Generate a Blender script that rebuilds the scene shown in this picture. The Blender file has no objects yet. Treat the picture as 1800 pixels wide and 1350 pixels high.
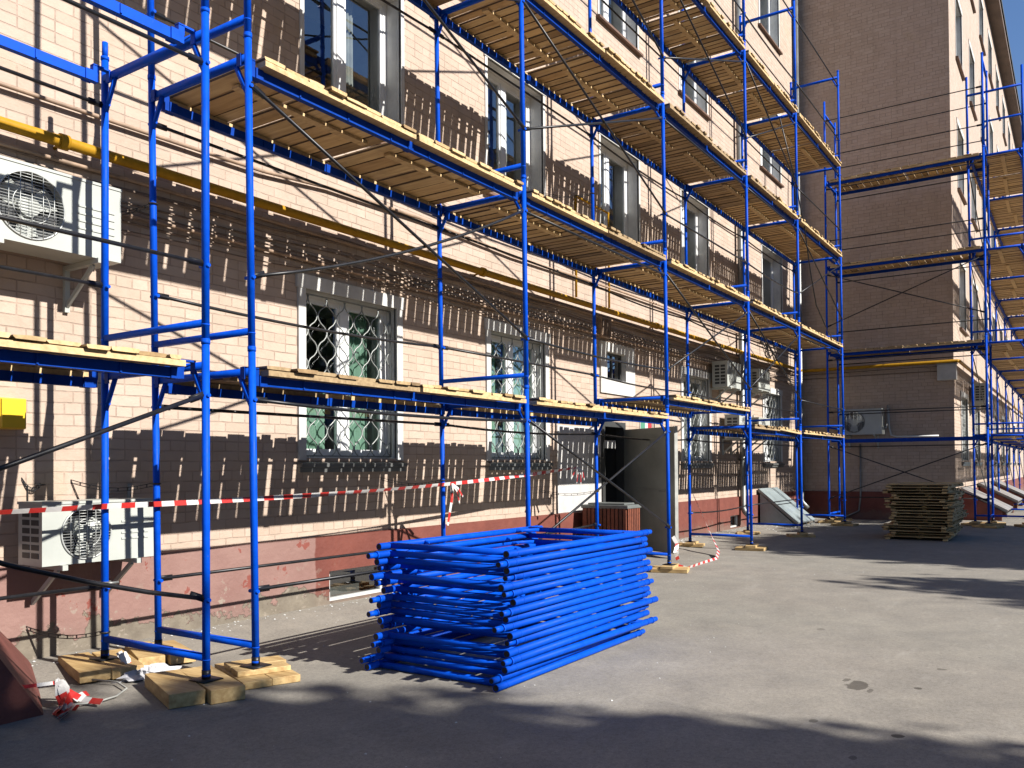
import bpy, math, random
from mathutils import Vector, Matrix, Quaternion
RND = random.Random(11)
S = bpy.context.scene
COL = S.collection
PI = math.pi
ORD = ['first', 'second', 'third', 'fourth', 'fifth', 'sixth', 'seventh', 'eighth', 'ninth', 'tenth', 'eleventh',
       'twelfth', 'thirteenth', 'fourteenth', 'fifteenth', 'sixteenth', 'seventeenth', 'eighteenth', 'nineteenth', 'twentieth']

# ------------------------------------------------------------------ mesh builder
class MB:
    def __init__(self):
        self.v = []; self.f = []; self.mi = []; self.cur = 0
    def add(self, vs, fs):
        o = len(self.v); self.v.extend([tuple(p) for p in vs])
        for f in fs:
            self.f.append([i + o for i in f]); self.mi.append(self.cur)
    def box(self, x0, x1, y0, y1, z0, z1):
        if x1 < x0: x0, x1 = x1, x0
        if y1 < y0: y0, y1 = y1, y0
        if z1 < z0: z0, z1 = z1, z0
        v = [(x, y, z) for x in (x0, x1) for y in (y0, y1) for z in (z0, z1)]
        self.add(v, [(0, 1, 3, 2), (4, 6, 7, 5), (0, 4, 5, 1), (2, 3, 7, 6), (0, 2, 6, 4), (1, 5, 7, 3)])
    def obox(self, c, ax, ay, az):
        c = Vector(c); ax = Vector(ax); ay = Vector(ay); az = Vector(az)
        v = [c + sx * ax + sy * ay + sz * az for sx in (-1, 1) for sy in (-1, 1) for sz in (-1, 1)]
        self.add(v, [(0, 1, 3, 2), (4, 6, 7, 5), (0, 4, 5, 1), (2, 3, 7, 6), (0, 2, 6, 4), (1, 5, 7, 3)])
    def bar(self, p0, p1, w, h, up=(0, 0, 1)):
        p0 = Vector(p0); p1 = Vector(p1); d = p1 - p0
        s = d.cross(Vector(up)).normalized(); u = s.cross(d).normalized()
        self.obox((p0 + p1) / 2, d / 2, s * (w / 2), u * (h / 2))
    def tube(self, p0, p1, r, n=10, r1=None):
        self.path([p0, p1], r, n, r1)
    def path(self, pts, r, n=8, r1=None):
        pts = [Vector(p) for p in pts]
        if r1 is None: r1 = r
        vs = []; fs = []; prev = None
        for i, p in enumerate(pts):
            if i == 0: d = pts[1] - p
            elif i == len(pts) - 1: d = p - pts[i - 1]
            else: d = (pts[i + 1] - pts[i - 1])
            d.normalize()
            if prev is None:
                a = Vector((0, 0, 1)) if abs(d.z) < .9 else Vector((1, 0, 0))
                s = d.cross(a).normalized()
            else:
                s = (prev - d * prev.dot(d)).normalized()
            prev = s; u = d.cross(s)
            rr = r + (r1 - r) * i / (len(pts) - 1)
            for k in range(n):
                a = 2 * PI * k / n
                vs.append(p + (s * math.cos(a) + u * math.sin(a)) * rr)
        for i in range(len(pts) - 1):
            for k in range(n):
                a = i * n + k; b = i * n + (k + 1) % n
                fs.append((a, b, b + n, a + n))
        fs.append(tuple(range(n))[::-1]); fs.append(tuple(range((len(pts) - 1) * n, len(pts) * n)))
        self.add(vs, fs)
    def ring(self, c, axis, R, r, n=28, m=5):
        c = Vector(c); axis = Vector(axis).normalized()
        a = Vector((0, 0, 1)) if abs(axis.z) < .9 else Vector((1, 0, 0))
        s = axis.cross(a).normalized(); u = axis.cross(s)
        vs = []; fs = []
        for i in range(n):
            t = 2 * PI * i / n; rad = s * math.cos(t) + u * math.sin(t)
            for k in range(m):
                b = 2 * PI * k / m
                vs.append(c + rad * (R + r * math.cos(b)) + axis * r * math.sin(b))
        for i in range(n):
            for k in range(m):
                fs.append((i * m + k, i * m + (k + 1) % m, ((i + 1) % n) * m + (k + 1) % m, ((i + 1) % n) * m + k))
        self.add(vs, fs)
    def quad(self, *p): self.add(p, [tuple(range(len(p)))])
    def build(self, name, mat, parent=None, smooth=False, origin=None, bevel=0):
        me = bpy.data.meshes.new(name)
        org = Vector(origin) if origin is not None else None
        vs = self.v
        if org is None and parent is not None and 'loc' in parent.keys():
            org = Vector(parent['loc'])
        # object origin: parent's base (children) or own given origin
        if org is not None: vs = [(p[0] - org.x, p[1] - org.y, p[2] - org.z) for p in self.v]
        me.from_pydata(vs, [], self.f)
        mats = mat if isinstance(mat, (list, tuple)) else [mat]
        for m in mats: me.materials.append(m)
        if len(mats) > 1: me.polygons.foreach_set('material_index', self.mi)
        uv = me.uv_layers.new(name='UVMap')
        me.update()
        for p in me.polygons:
            nx, ny, nz = abs(p.normal.x), abs(p.normal.y), abs(p.normal.z)
            for li in p.loop_indices:
                q = self.v[me.loops[li].vertex_index]
                if ny >= nx and ny >= nz: c = (q[0], q[2])
                elif nx >= nz: c = (q[1], q[2])
                else: c = (q[0], q[1])
                uv.data[li].uv = c
        if smooth:
            me.polygons.foreach_set('use_smooth', [len(p.vertices) == 4 for p in me.polygons])
        o = bpy.data.objects.new(name, me); COL.objects.link(o)
        if parent is not None: o.parent = parent
        elif org is not None: o.location = org
        if bevel:
            b = o.modifiers.new('bevel', 'BEVEL'); b.width = bevel; b.segments = 2; b.limit_method = 'ANGLE'
        return o

def tag(o, label, cat, group=None):
    o['label'] = label; o['category'] = cat
    if group: o['group'] = group
    return o
def thing(name, label, cat, loc=(0, 0, 0), group=None, rotz=0.0):
    o = bpy.data.objects.new(name, None); COL.objects.link(o)
    o.location = loc; o.rotation_euler = (0, 0, rotz)
    o.empty_display_size = .1
    tag(o, label, cat, group)
    return o
def world(o):            # parts of this thing are given in world coordinates
    o['loc'] = list(o.location); return o

# ------------------------------------------------------------------ materials
def new_mat(name):
    m = bpy.data.materials.new(name); m.use_nodes = True
    nt = m.node_tree; nt.nodes.clear()
    out = nt.nodes.new('ShaderNodeOutputMaterial'); b = nt.nodes.new('ShaderNodeBsdfPrincipled')
    nt.links.new(b.outputs[0], out.inputs[0])
    return m, nt, b
class NT:
    def __init__(self, nt): self.nt = nt
    def n(self, t, **kw):
        x = self.nt.nodes.new('ShaderNode' + t)
        for k, v in kw.items():
            if k in x.inputs: x.inputs[k].default_value = v
            else: setattr(x, k, v)
        return x
    def l(self, a, b): self.nt.links.new(a, b)
    def noise(self, vec, scale, detail=4, rough=.55):
        x = self.n('TexNoise'); x.inputs['Scale'].default_value = scale; x.inputs['Detail'].default_value = detail
        x.inputs['Roughness'].default_value = rough
        if vec is not None: self.l(vec, x.inputs['Vector'])
        return x.outputs['Fac']
    def ramp(self, fac, pts):
        r = self.n('ValToRGB'); e = r.color_ramp.elements
        while len(e) < len(pts): e.new(.5)
        for i, (p, c) in enumerate(pts):
            e[i].position = p; e[i].color = (*c, 1) if len(c) == 3 else c
        self.l(fac, r.inputs['Fac']); return r.outputs['Color']
    def mix(self, fac, a, b, mode='MIX'):
        x = self.n('Mix', data_type='RGBA', blend_type=mode)
        for s, v in ((x.inputs[0], fac), (x.inputs[6], a), (x.inputs[7], b)):
            if isinstance(v, (int, float)): s.default_value = v
            elif isinstance(v, tuple): s.default_value = (*v, 1)
            else: self.l(v, s)
        return x.outputs[2]
    def math(self, op, a, b=0.0, clamp=False):
        x = self.n('Math', operation=op); x.use_clamp = clamp
        for s, v in ((x.inputs[0], a), (x.inputs[1], b)):
            if isinstance(v, (int, float)): s.default_value = v
            else: self.l(v, s)
        return x.outputs[0]
    def bump(self, h, strength, dist, bsdf):
        x = self.n('Bump'); x.inputs['Strength'].default_value = strength; x.inputs['Distance'].default_value = dist
        self.l(h, x.inputs['Height']); self.l(x.outputs[0], bsdf.inputs['Normal'])
    def obj(self): return self.n('TexCoord').outputs['Object']
    def uv(self): return self.n('TexCoord').outputs['UV']
    def pos(self): return self.n('NewGeometry').outputs['Position']
    def isl(self): return self.n('NewGeometry').outputs['Random Per Island']

def plain(name, col, rough=.5, metal=0.0, var=.12, scale=6, bump=0.0):
    m, nt, b = new_mat(name); N = NT(nt)
    f = N.noise(N.pos(), scale, 5)
    dk = tuple(c * (1 - var * 2) for c in col); lt = tuple(min(1, c * (1 + var)) for c in col)
    N.l(N.ramp(f, [(.3, dk), (.7, lt)]), b.inputs['Base Color'])
    b.inputs['Roughness'].default_value = rough; b.inputs['Metallic'].default_value = metal
    if bump: N.bump(N.noise(N.pos(), scale * 12, 4), bump, .01, b)
    return m

def brick_mat():
    m, nt, b = new_mat('painted_brick'); N = NT(nt); uv = N.uv(); P = N.pos()
    # slightly wobble the courses so that the joints are not ruler straight
    wob = N.n('TexNoise'); wob.inputs['Scale'].default_value = 3.2; wob.inputs['Detail'].default_value = 3
    N.l(uv, wob.inputs['Vector'])
    sub = N.n('VectorMath', operation='SUBTRACT'); N.l(wob.outputs['Color'], sub.inputs[0]); sub.inputs[1].default_value = (.5, .5, .5)
    sc = N.n('VectorMath', operation='SCALE'); N.l(sub.outputs[0], sc.inputs[0]); sc.inputs['Scale'].default_value = .022
    ad = N.n('VectorMath', operation='ADD'); N.l(uv, ad.inputs[0]); N.l(sc.outputs[0], ad.inputs[1])
    br = N.n('TexBrick'); N.l(ad.outputs[0], br.inputs['Vector'])
    for k, v in (('Scale', 1), ('Mortar Size', .0055), ('Mortar Smooth', .35), ('Bias', 0), ('Brick Width', .262), ('Row Height', .082)):
        br.inputs[k].default_value = v
    br.offset = .5; br.offset_frequency = 2; br.squash = .5; br.squash_frequency = 3
    br.inputs['Color1'].default_value = (.60, .474, .378, 1); br.inputs['Color2'].default_value = (.52, .395, .305, 1)
    br.inputs['Mortar'].default_value = (.475, .355, .275, 1)
    # joints are partly filled by paint: open only in places
    jn = N.ramp(N.noise(uv, 5.5, 4), [(.40, (.10,) * 3), (.66, (1,) * 3)])
    dark = N.math('MULTIPLY', br.outputs['Fac'], jn)
    base = N.mix(N.math('MULTIPLY', dark, .5), br.outputs['Color'], (.27, .19, .135))
    big = N.noise(P, .55, 5, .6)
    base = N.mix(N.ramp(big, [(.35, (0,) * 3), (.7, (.42,) * 3)]), base, (.57, .425, .345))
    dirt = N.ramp(N.noise(P, 2.3, 6, .7), [(.50, (0,) * 3), (.78, (.5,) * 3)])
    base = N.mix(dirt, base, (.41, .305, .22))
    patch = N.ramp(N.noise(P, 1.1, 3, .5), [(.66, (0,) * 3), (.70, (.65,) * 3)])
    base = N.mix(patch, base, (.54, .41, .30))
    sm = N.n('Mapping'); sm.inputs['Scale'].default_value = (5.5, .32, 1); N.l(uv, sm.inputs[0])
    strk = N.ramp(N.noise(sm.outputs[0], 1.0, 5, .6), [(.52, (0,) * 3), (.75, (.42,) * 3)])
    base = N.mix(strk, base, (.40, .305, .23))
    chip = N.ramp(N.noise(uv, 13, 3, .6), [(.73, (0,) * 3), (.76, (.8,) * 3)])
    base = N.mix(chip, base, (.33, .17, .10))
    N.l(base, b.inputs['Base Color']); b.inputs['Roughness'].default_value = .8
    h = N.math('SUBTRACT', N.math('MULTIPLY', N.noise(uv, 26, 5, .65), .5), N.math('MULTIPLY', dark, 1.3))
    h = N.math('ADD', h, N.math('MULTIPLY', N.noise(uv, 7, 3), .6))
    N.bump(h, .75, .012, b)
    return m

def plinth_mat():
    m, nt, b = new_mat('painted_plinth'); N = NT(nt); P = N.pos()
    sep = N.n('SeparateXYZ'); N.l(P, sep.inputs[0])
    nz = N.noise(P, 3.0, 4)
    x = N.math('ADD', sep.outputs['X'], N.math('MULTIPLY', N.math('SUBTRACT', nz, .5), .10))
    fac = N.math('MULTIPLY', N.math('SUBTRACT', x, 2.02), 60, True)
    pink = N.ramp(N.noise(P, 2.2, 5), [(.3, (.44, .225, .19)), (.7, (.56, .32, .27))])
    redp = N.ramp(N.noise(P, 2.6, 6, .65), [(.3, (.25, .048, .028)), (.7, (.40, .10, .062))])
    spots = N.ramp(N.noise(P, 4.3, 5, .65), [(.625, (0,) * 3), (.64, (.85,) * 3)])
    pink = N.mix(spots, pink, (.42, .07, .04))
    col = N.mix(fac, pink, redp)
    # flaking towards the ground: bare render
    low = N.math('MULTIPLY', N.math('SUBTRACT', .16, sep.outputs['Z']), 1.15, True)
    n2 = N.noise(P, 4.2, 7, .68)
    pl = N.math('MULTIPLY', N.math('SUBTRACT', N.math('ADD', n2, low), .755), 40, True)
    lefty = N.math('MULTIPLY', N.math('SUBTRACT', 3.6, sep.outputs['X']), .6, True)
    pl = N.math('MULTIPLY', pl, N.math('MAXIMUM', lefty, .25))
    rend = N.ramp(N.noise(P, 9, 5), [(.3, (.27, .22, .16)), (.7, (.46, .39, .29))])
    col = N.mix(pl, col, rend)
    fl = N.ramp(N.noise(P, 11, 6, .7), [(.60, (0,) * 3), (.63, (.9,) * 3)])
    band = N.math('MULTIPLY', N.math('MULTIPLY', N.math('SUBTRACT', .27, sep.outputs['Z']), 3.5, True), N.math('MULTIPLY', N.math('SUBTRACT', 2.6, sep.outputs['X']), .9, True))
    col = N.mix(N.math('MULTIPLY', fl, band), col, (.60, .50, .40))
    dust = N.math('MULTIPLY', N.math('SUBTRACT', .05, sep.outputs['Z']), 2.2, True)
    col = N.mix(N.math('MULTIPLY', dust, N.ramp(N.noise(P, 3.3, 5), [(.35, (.1,) * 3), (.7, (.8,) * 3)])), col, (.36, .30, .24))
    N.l(col, b.inputs['Base Color']); b.inputs['Roughness'].default_value = .75
    h = N.math('SUBTRACT', N.math('MULTIPLY', N.noise(P, 30, 4), .35), N.math('MULTIPLY', pl, .8))
    h = N.math('ADD', h, N.noise(P, 5, 3))
    N.bump(h, .6, .02, b)
    return m

def asphalt_mat():
    m, nt, b = new_mat('asphalt'); N = NT(nt); P = N.pos()
    fine = N.noise(P, 190, 3, .7)
    mid = N.noise(P, 1.3, 7, .62)
    big = N.noise(P, .33, 4, .5)
    col = N.ramp(mid, [(.25, (.31, .282, .245)), (.75, (.43, .392, .34))])
    col = N.mix(N.ramp(big, [(.4, (0,) * 3), (.6, (.45,) * 3)]), col, (.33, .318, .275))
    sp = N.ramp(fine, [(.3, (.72,) * 3), (.5, (1,) * 3), (.72, (1.22,) * 3)])
    col = N.mix(1.0, col, sp, 'MULTIPLY')
    col = N.mix(1.0, col, N.ramp(N.noise(P, 48, 4, .7), [(.32, (.80,) * 3), (.5, (1,) * 3), (.7, (1.16,) * 3)]), 'MULTIPLY')
    col = N.mix(1.0, col, N.ramp(N.noise(P, 3.1, 6, .65), [(.3, (.86, .86, .87)), (.7, (1.10, 1.09, 1.07))]), 'MULTIPLY')
    # pale dusty scuffs and small dark spots
    du = N.n('Mapping'); du.inputs['Scale'].default_value = (1.0, 3.0, 1); N.l(P, du.inputs[0])
    col = N.mix(N.ramp(N.noise(du.outputs[0], 1.9, 8, .72), [(.57, (0,) * 3), (.73, (.55,) * 3)]), col, (.50, .47, .42))
    col = N.mix(N.ramp(N.noise(P, 7.5, 3, .5), [(.735, (0,) * 3), (.76, (.5,) * 3)]), col, (.13, .115, .10))
    # grey trodden belt along the house and wet spots lying on the road
    sep = N.n('SeparateXYZ'); N.l(P, sep.inputs[0])
    wob = N.n('TexNoise'); wob.inputs['Scale'].default_value = 9; wob.inputs['Detail'].default_value = 4; N.l(P, wob.inputs[0])
    for (x, y, rx, ry, a) in ((1.87, -3.23, .11, .05, .75), (1.99, -3.15, .05, .02, .6), (.96, -3.62, .035, .03, .9), (1.78, -3.33, .05, .02, .6),
                              (2.0, -3.56, .03, .025, .8), (2.6, -3.6, .03, .03, .6), (1.0, -3.2, .03, .02, .6), (3.6, -2.6, .05, .03, .4), (.52, -3.5, .03, .02, .6)):
        s1 = N.n('VectorMath', operation='SUBTRACT'); N.l(P, s1.inputs[0]); s1.inputs[1].default_value = (x, y, -.26)
        s2 = N.n('VectorMath', operation='MULTIPLY'); N.l(s1.outputs[0], s2.inputs[0]); s2.inputs[1].default_value = (1 / rx, 1 / ry, 0)
        ln = N.n('VectorMath', operation='LENGTH'); N.l(s2.outputs[0], ln.inputs[0])
        d = N.math('ADD', ln.outputs['Value'], N.math('MULTIPLY', N.math('SUBTRACT', wob.outputs['Fac'], .5), 2.6))
        f = N.math('MULTIPLY', N.math('MULTIPLY', N.math('SUBTRACT', 1.0, d), 6, True), a)
        col = N.mix(f, col, (.075, .062, .05))
    N.l(col, b.inputs['Base Color']); b.inputs['Roughness'].default_value = .85
    b.inputs['Specular IOR Level'].default_value = .25
    h = N.math('ADD', N.math('MULTIPLY', fine, .5), N.math('MULTIPLY', N.noise(P, 2.2, 4), 4))
    N.bump(h, .35, .006, b)
    return m

def wood_mat(name, light, dark, knots=True):
    m, nt, b = new_mat(name); N = NT(nt); P = N.pos(); r = N.isl()
    # shift the grain from board to board
    cmb = N.n('CombineXYZ'); N.l(N.math('MULTIPLY', r, 37.0), cmb.inputs[0]); N.l(N.math('MULTIPLY', r, 19.0), cmb.inputs[2])
    ad = N.n('VectorMath', operation='ADD'); N.l(P, ad.inputs[0]); N.l(cmb.outputs[0], ad.inputs[1])
    mp = N.n('Mapping'); mp.inputs['Scale'].default_value = (26, 2.2, 26); N.l(ad.outputs[0], mp.inputs[0])
    g = N.noise(mp.outputs[0], 1.0, 6, .6)
    col = N.ramp(g, [(.28, dark), (.52, tuple((a + c) / 2 for a, c in zip(light, dark))), (.75, light)])
    tone = N.ramp(r, [(0, (.50, .44, .36)), (.18, (.78, .72, .64)), (.45, (1, 1, 1)), (.7, (.86, .80, .72)), (.85, (1.10, 1.04, .95)), (1, (.66, .56, .45))])
    col = N.mix(1.0, col, tone, 'MULTIPLY')
    st = N.ramp(N.noise(ad.outputs[0], 3.4, 4, .6), [(.58, (0,) * 3), (.74, (.6,) * 3)])
    col = N.mix(st, col, tuple(c * .42 for c in dark))
    N.l(col, b.inputs['Base Color']); b.inputs['Roughness'].default_value = .7
    N.bump(g, .35, .004, b)
    return m

def paint_mat(name, col, rough=.33):
    m, nt, b = new_mat(name); N = NT(nt); P = N.pos()
    f = N.noise(P, 14, 5, .6)
    c = N.ramp(f, [(.3, tuple(x * .82 for x in col)), (.7, tuple(min(1, x * 1.1) for x in col))])
    ch = N.ramp(N.noise(P, 34, 4, .65), [(.715, (0,) * 3), (.74, (.75,) * 3)])
    c = N.mix(ch, c, tuple(x * .35 + .02 for x in col))
    sp = N.ramp(N.noise(P, 60, 3, .6), [(.735, (0,) * 3), (.75, (.5,) * 3)])
    c = N.mix(sp, c, (.30, .31, .33))
    du = N.ramp(N.noise(P, 5, 5, .7), [(.55, (0,) * 3), (.85, (.07,) * 3)])
    c = N.mix(du, c, tuple(.03 + .6 * x for x in col)); b.inputs['Specular IOR Level'].default_value = .08
    N.l(c, b.inputs['Base Color'])
    N.l(N.ramp(f, [(.3, (rough - .08,) * 3), (.7, (rough + .14,) * 3)]), b.inputs['Roughness'])
    N.bump(f, .08, .004, b)
    return m

def glass_mat(name, tint=(.8, .85, .85), extra=0.13):
    m = bpy.data.materials.new(name); m.use_nodes = True; nt = m.node_tree; nt.nodes.clear(); N = NT(nt)
    out = N.n('OutputMaterial'); tr = N.n('BsdfTransparent'); tr.inputs[0].default_value = (*tint, 1)
    gl = N.n('BsdfGlossy'); gl.inputs['Roughness'].default_value = .015; gl.inputs[0].default_value = (.95, .97, 1, 1)
    bp = N.n('Bump'); bp.inputs['Strength'].default_value = .05; bp.inputs['Distance'].default_value = .02
    N.l(N.noise(N.pos(), 2.1, 1), bp.inputs['Height']); N.l(bp.outputs[0], gl.inputs['Normal'])
    fr = N.n('Fresnel'); fr.inputs[0].default_value = 1.62
    f = N.math('ADD', fr.outputs[0], extra, True)
    mx = N.n('MixShader'); N.l(f, mx.inputs[0]); N.l(tr.outputs[0], mx.inputs[1]); N.l(gl.outputs[0], mx.inputs[2])
    N.l(mx.outputs[0], out.inputs[0]); return m

def tape_mat():
    m, nt, b = new_mat('barrier_tape'); N = NT(nt); uv = N.n('UVMap', uv_map='stripe').outputs[0]
    sep = N.n('SeparateXYZ'); N.l(uv, sep.inputs[0])
    fr = N.math('FRACT', sep.outputs['X'])
    c = N.mix(N.math('GREATER_THAN', fr, .5), (.78, .76, .74), (.62, .035, .03))
    N.l(c, b.inputs['Base Color']); b.inputs['Roughness'].default_value = .3
    return m

M = dict(
    brick=brick_mat(), plinth=plinth_mat(), asphalt=asphalt_mat(),
    wood=wood_mat('fresh_timber', (.66, .50, .27), (.38, .255, .115)),
    block=wood_mat('timber_block', (.76, .57, .28), (.36, .22, .08)),
    oldwood=wood_mat('weathered_timber', (.42, .31, .17), (.2, .13, .06)),
    blue=paint_mat('blue_paint', (.001, .096, .74), .5),
    blue_shaded=paint_mat('shaded_blue_paint', (.001, .06, .44), .5),  # darker copy of the blue: shade on the planked beams put into the colour
    black=plain('black_steel', (.022, .022, .026), .42, .35, .25, 20),
    chain=plain('galvanised_black', (.03, .03, .032), .5, .4, .25, 30),
    pvc=plain('white_plastic', (.74, .75, .75), .3, 0, .05, 3),
    plaster=plain('white_plaster', (.66, .655, .63), .8, 0, .12, 3, .25),
    greyplaster=plain('grey_reveal', (.50, .50, .485), .8, 0, .12, 3, .2),
    panel=plain('white_painted_patch', (.70, .68, .66), .75, 0, .10, 4, .5),
    glass=glass_mat('window_glass'),
    acwhite=plain('ac_casing', (.68, .71, .66), .38, 0, .06, 2.5),
    acdark=plain('ac_inside', (.05, .055, .06), .6, 0, .2, 9),
    acwire=plain('ac_wire', (.62, .64, .62), .35, .2, .05, 9),
    yellow=paint_mat('yellow_gas_paint', (.62, .33, .025), .4),
    yellowbox=plain('yellow_box', (.82, .52, .005), .45, 0, .04, 4),
    brownpipe=plain('brown_pipe', (.46, .31, .21), .6, 0, .2, 8),
    cable=plain('old_cable', (.27, .19, .14), .7, 0, .25, 12),
    drain=plain('zinc', (.36, .37, .36), .45, .5, .15, 5),
    door=plain('grey_steel_door', (.25, .262, .235), .34, .1, .10, 3),
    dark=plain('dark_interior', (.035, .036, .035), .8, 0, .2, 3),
    frame_dark=plain('dark_frame', (.06, .062, .06), .5, 0, .1, 4),
    green=plain('green_curtain', (.34, .58, .42), .8, 0, .06, .8),
    cream=plain('pale_curtain', (.50, .50, .46), .8, 0, .15, 5),
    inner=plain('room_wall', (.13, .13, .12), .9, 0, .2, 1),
    grille=plain('grille_paint', (.38, .40, .385), .45, .3, .1, 9),
    sill=plain('sill_metal', (.22, .225, .22), .45, .4, .15, 5),
    sillbrown=plain('brown_sill', (.20, .105, .065), .6, 0, .2, 6),
    redbrick=plain('red_plinth', (.30, .085, .055), .75, 0, .18, 5, .5),
    maroon=plain('maroon_concrete', (.21, .06, .045), .7, 0, .14, 3.5, .4),
    slat=wood_mat('red_brown_slat', (.34, .095, .04), (.19, .045, .02)),
    bintop=plain('bin_top', (.25, .27, .26), .5, .3, .1, 6),
    canopy=plain('canopy_sheet', (.40, .47, .49), .25, 0, .14, 3),
    roofgrey=plain('tin_roof', (.50, .47, .44), .45, .3, .12, 4),
    roofdark=plain('dark_roof', (.055, .06, .055), .7, 0, .25, 2),
    eave=plain('brown_eave', (.185, .12, .085), .7, 0, .15, 2),
    tape=tape_mat(),
    rag=plain('white_plastic_bag', (.68, .67, .69), .4, 0, .15, 14),
    bark=plain('bark', (.09, .065, .045), .9, 0, .25, 7, .6),
    wane_shade=wood_mat('bark_and_shade_edge', (.17, .105, .055), (.07, .04, .02)),  # dark wane colour that also paints in the shade lines between planks
    leaf=plain('leaf', (.055, .11, .02), .6, 0, .35, 3),
    sign_green=plain('green_paint_sign', (.12, .38, .24), .5, 0, .05, 4),
    sign_red=plain('red_paint_sign', (.60, .05, .06), .5, 0, .05, 4),
    white=plain('white_enamel', (.76, .76, .74), .4, 0, .04, 4),
)

for k_, m_ in M.items():                     # overall paint strength, matched to the exposure
    if k_ == 'glass': continue
    nt_ = m_.node_tree; b_ = next((n for n in nt_.nodes if n.type == 'BSDF_PRINCIPLED'), None)
    if b_ is None or not b_.inputs['Base Color'].links: continue
    src = b_.inputs['Base Color'].links[0].from_socket
    N_ = NT(nt_); kk = {'blue': .56, 'blue_shaded': .52, 'wood': .86, 'oldwood': .84, 'block': .74, 'yellowbox': .72, 'plinth': .325, 'door': .78, 'acwhite': .46, 'yellow': .5, 'brick': .59, 'greyplaster': .85, 'plaster': .64, 'pvc': .72}.get(k_, .53)
    nt_.links.new(N_.mix(1.0, src, (kk, kk, kk), 'MULTIPLY'), b_.inputs['Base Color'])

# ------------------------------------------------------------------ camera, light
YW = 1.62; XW = 18.72; YR = -1.93; GZ = -.26
cam_loc = Vector((-3.5958, -4.3867, 1.0753)); yaw, pit, rol = math.radians(56.2619), math.radians(.834), math.radians(-.3974)
fw = Vector((math.sin(yaw) * math.cos(pit), math.cos(yaw) * math.cos(pit), math.sin(pit)))
rt = Vector((math.cos(yaw), -math.sin(yaw), 0)); up = rt.cross(fw)
r2 = rt * math.cos(rol) + up * math.sin(rol); u2 = -rt * math.sin(rol) + up * math.cos(rol)
cd = bpy.data.cameras.new('camera'); cam = bpy.data.objects.new('camera', cd); COL.objects.link(cam)
cam.matrix_world = Matrix(((r2.x, u2.x, -fw.x, cam_loc.x), (r2.y, u2.y, -fw.y, cam_loc.y), (r2.z, u2.z, -fw.z, cam_loc.z), (0, 0, 0, 1)))
cd.sensor_width = 36; cd.lens = 1498.65 / 1800 * 36; cd.shift_y = (800.3 - 675) / 1800; cd.clip_end = 600; cd.clip_start = .05
S.camera = cam
SUN = Vector((-.087, 1, -.66)).normalized()
sl = bpy.data.lights.new('sun', 'SUN'); sl.energy = 5.0; sl.angle = math.radians(.6); sl.color = (1, .955, .885)
so = bpy.data.objects.new('sun', sl); COL.objects.link(so); so.rotation_euler = SUN.to_track_quat('-Z', 'Y').to_euler(); so.location = (0, -20, 30)
W = bpy.data.worlds.new('World'); S.world = W; W.use_nodes = True; wn = W.node_tree
bg = next(n for n in wn.nodes if n.type == 'BACKGROUND'); sk = wn.nodes.new('ShaderNodeTexSky'); sk.sky_type = 'NISHITA'
sk.sun_disc = False; sk.sun_elevation = math.radians(33.3); sk.sun_rotation = math.radians(175); sk.dust_density = .25; sk.ozone_density = 5.0; sk.air_density = 1.0; sk.altitude = 1800
wn.links.new(sk.outputs[0], bg.inputs[0]); bg.inputs[1].default_value = .068
vs = S.view_settings; vs.view_transform = 'Standard'; vs.look = 'None'; vs.exposure = 1.25; vs.gamma = 1
S.cycles.max_bounces = 6; S.cycles.transparent_max_bounces = 12

# ------------------------------------------------------------------ ground
def gz(y): 
    t = max(0, min(1, (y - .75) / .85)); return GZ + .05 * t * t * (3 - 2 * t)
g = MB()
ys = [-220, -60, -20, -8, -4, -2, -1, -.5, 0, .2, .4, .6, .8, 1.0, 1.2, 1.4, 1.62, 2.2]
xs = [-200, -40, -10, -4] + [i * 1.0 for i in range(-3, 24)] + [30, 40, 60, 120, 300]
for i in range(len(xs) - 1):
    for j in range(len(ys) - 1):
        g.quad((xs[i], ys[j], gz(ys[j])), (xs[i + 1], ys[j], gz(ys[j])), (xs[i + 1], ys[j + 1], gz(ys[j + 1])), (xs[i], ys[j + 1], gz(ys[j + 1])))
go = g.build('asphalt_ground', M['asphalt']); go['kind'] = 'structure'

# ------------------------------------------------------------------ building
B = thing('apartment_building', 'cream painted brick apartment block with red plinth and projecting wing', 'building', (0, YW, GZ)); world(B)
HT = 16.6
R1, R2, R3, R4, R5 = (1.18, 2.76), (4.5, 6.12), (7.95, 9.55), (11.22, 12.82), (14.4, 15.8)
main_w = []
for x0, x1 in ((1.93, 3.2), (4.92, 6.2), (10.98, 12.28), (15.72, 17.02)): main_w.append((x0, x1, *R1, 'low'))
for x0, x1 in ((1.93, 3.3), (4.9, 6.2), (7.86, 9.2), (11.0, 12.34), (15.72, 17.25)): main_w.append((x0, x1, *R2, 'up'))
for x0, x1 in ((4.9, 6.2), (7.86, 9.2), (11.0, 12.34), (15.72, 17.25)): main_w.append((x0, x1, *R3, 'up'))
for x0, x1 in ((11.0, 12.34), (15.72, 17.25)): main_w.append((x0, x1, *R4, 'up'))
small = (7.98, 8.62, 2.42, 2.84, 'vent')
doorway = (7.86, 8.54, -.24, 1.72, 'door')
base_w = (2.2, 3.0, -.195, .10, 'base')
base_w2 = (13.35, 13.95, -.19, .06, 'base')
right_w = []
for k in range(8):
    x0 = 20.05 + k * 3.15
    for r, st in ((R1, 'low'), (R2, 'up'), (R3, 'up'), (R4, 'up'), (R5, 'up')): right_w.append((x0, x0 + 1.35, *r, st))

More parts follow.
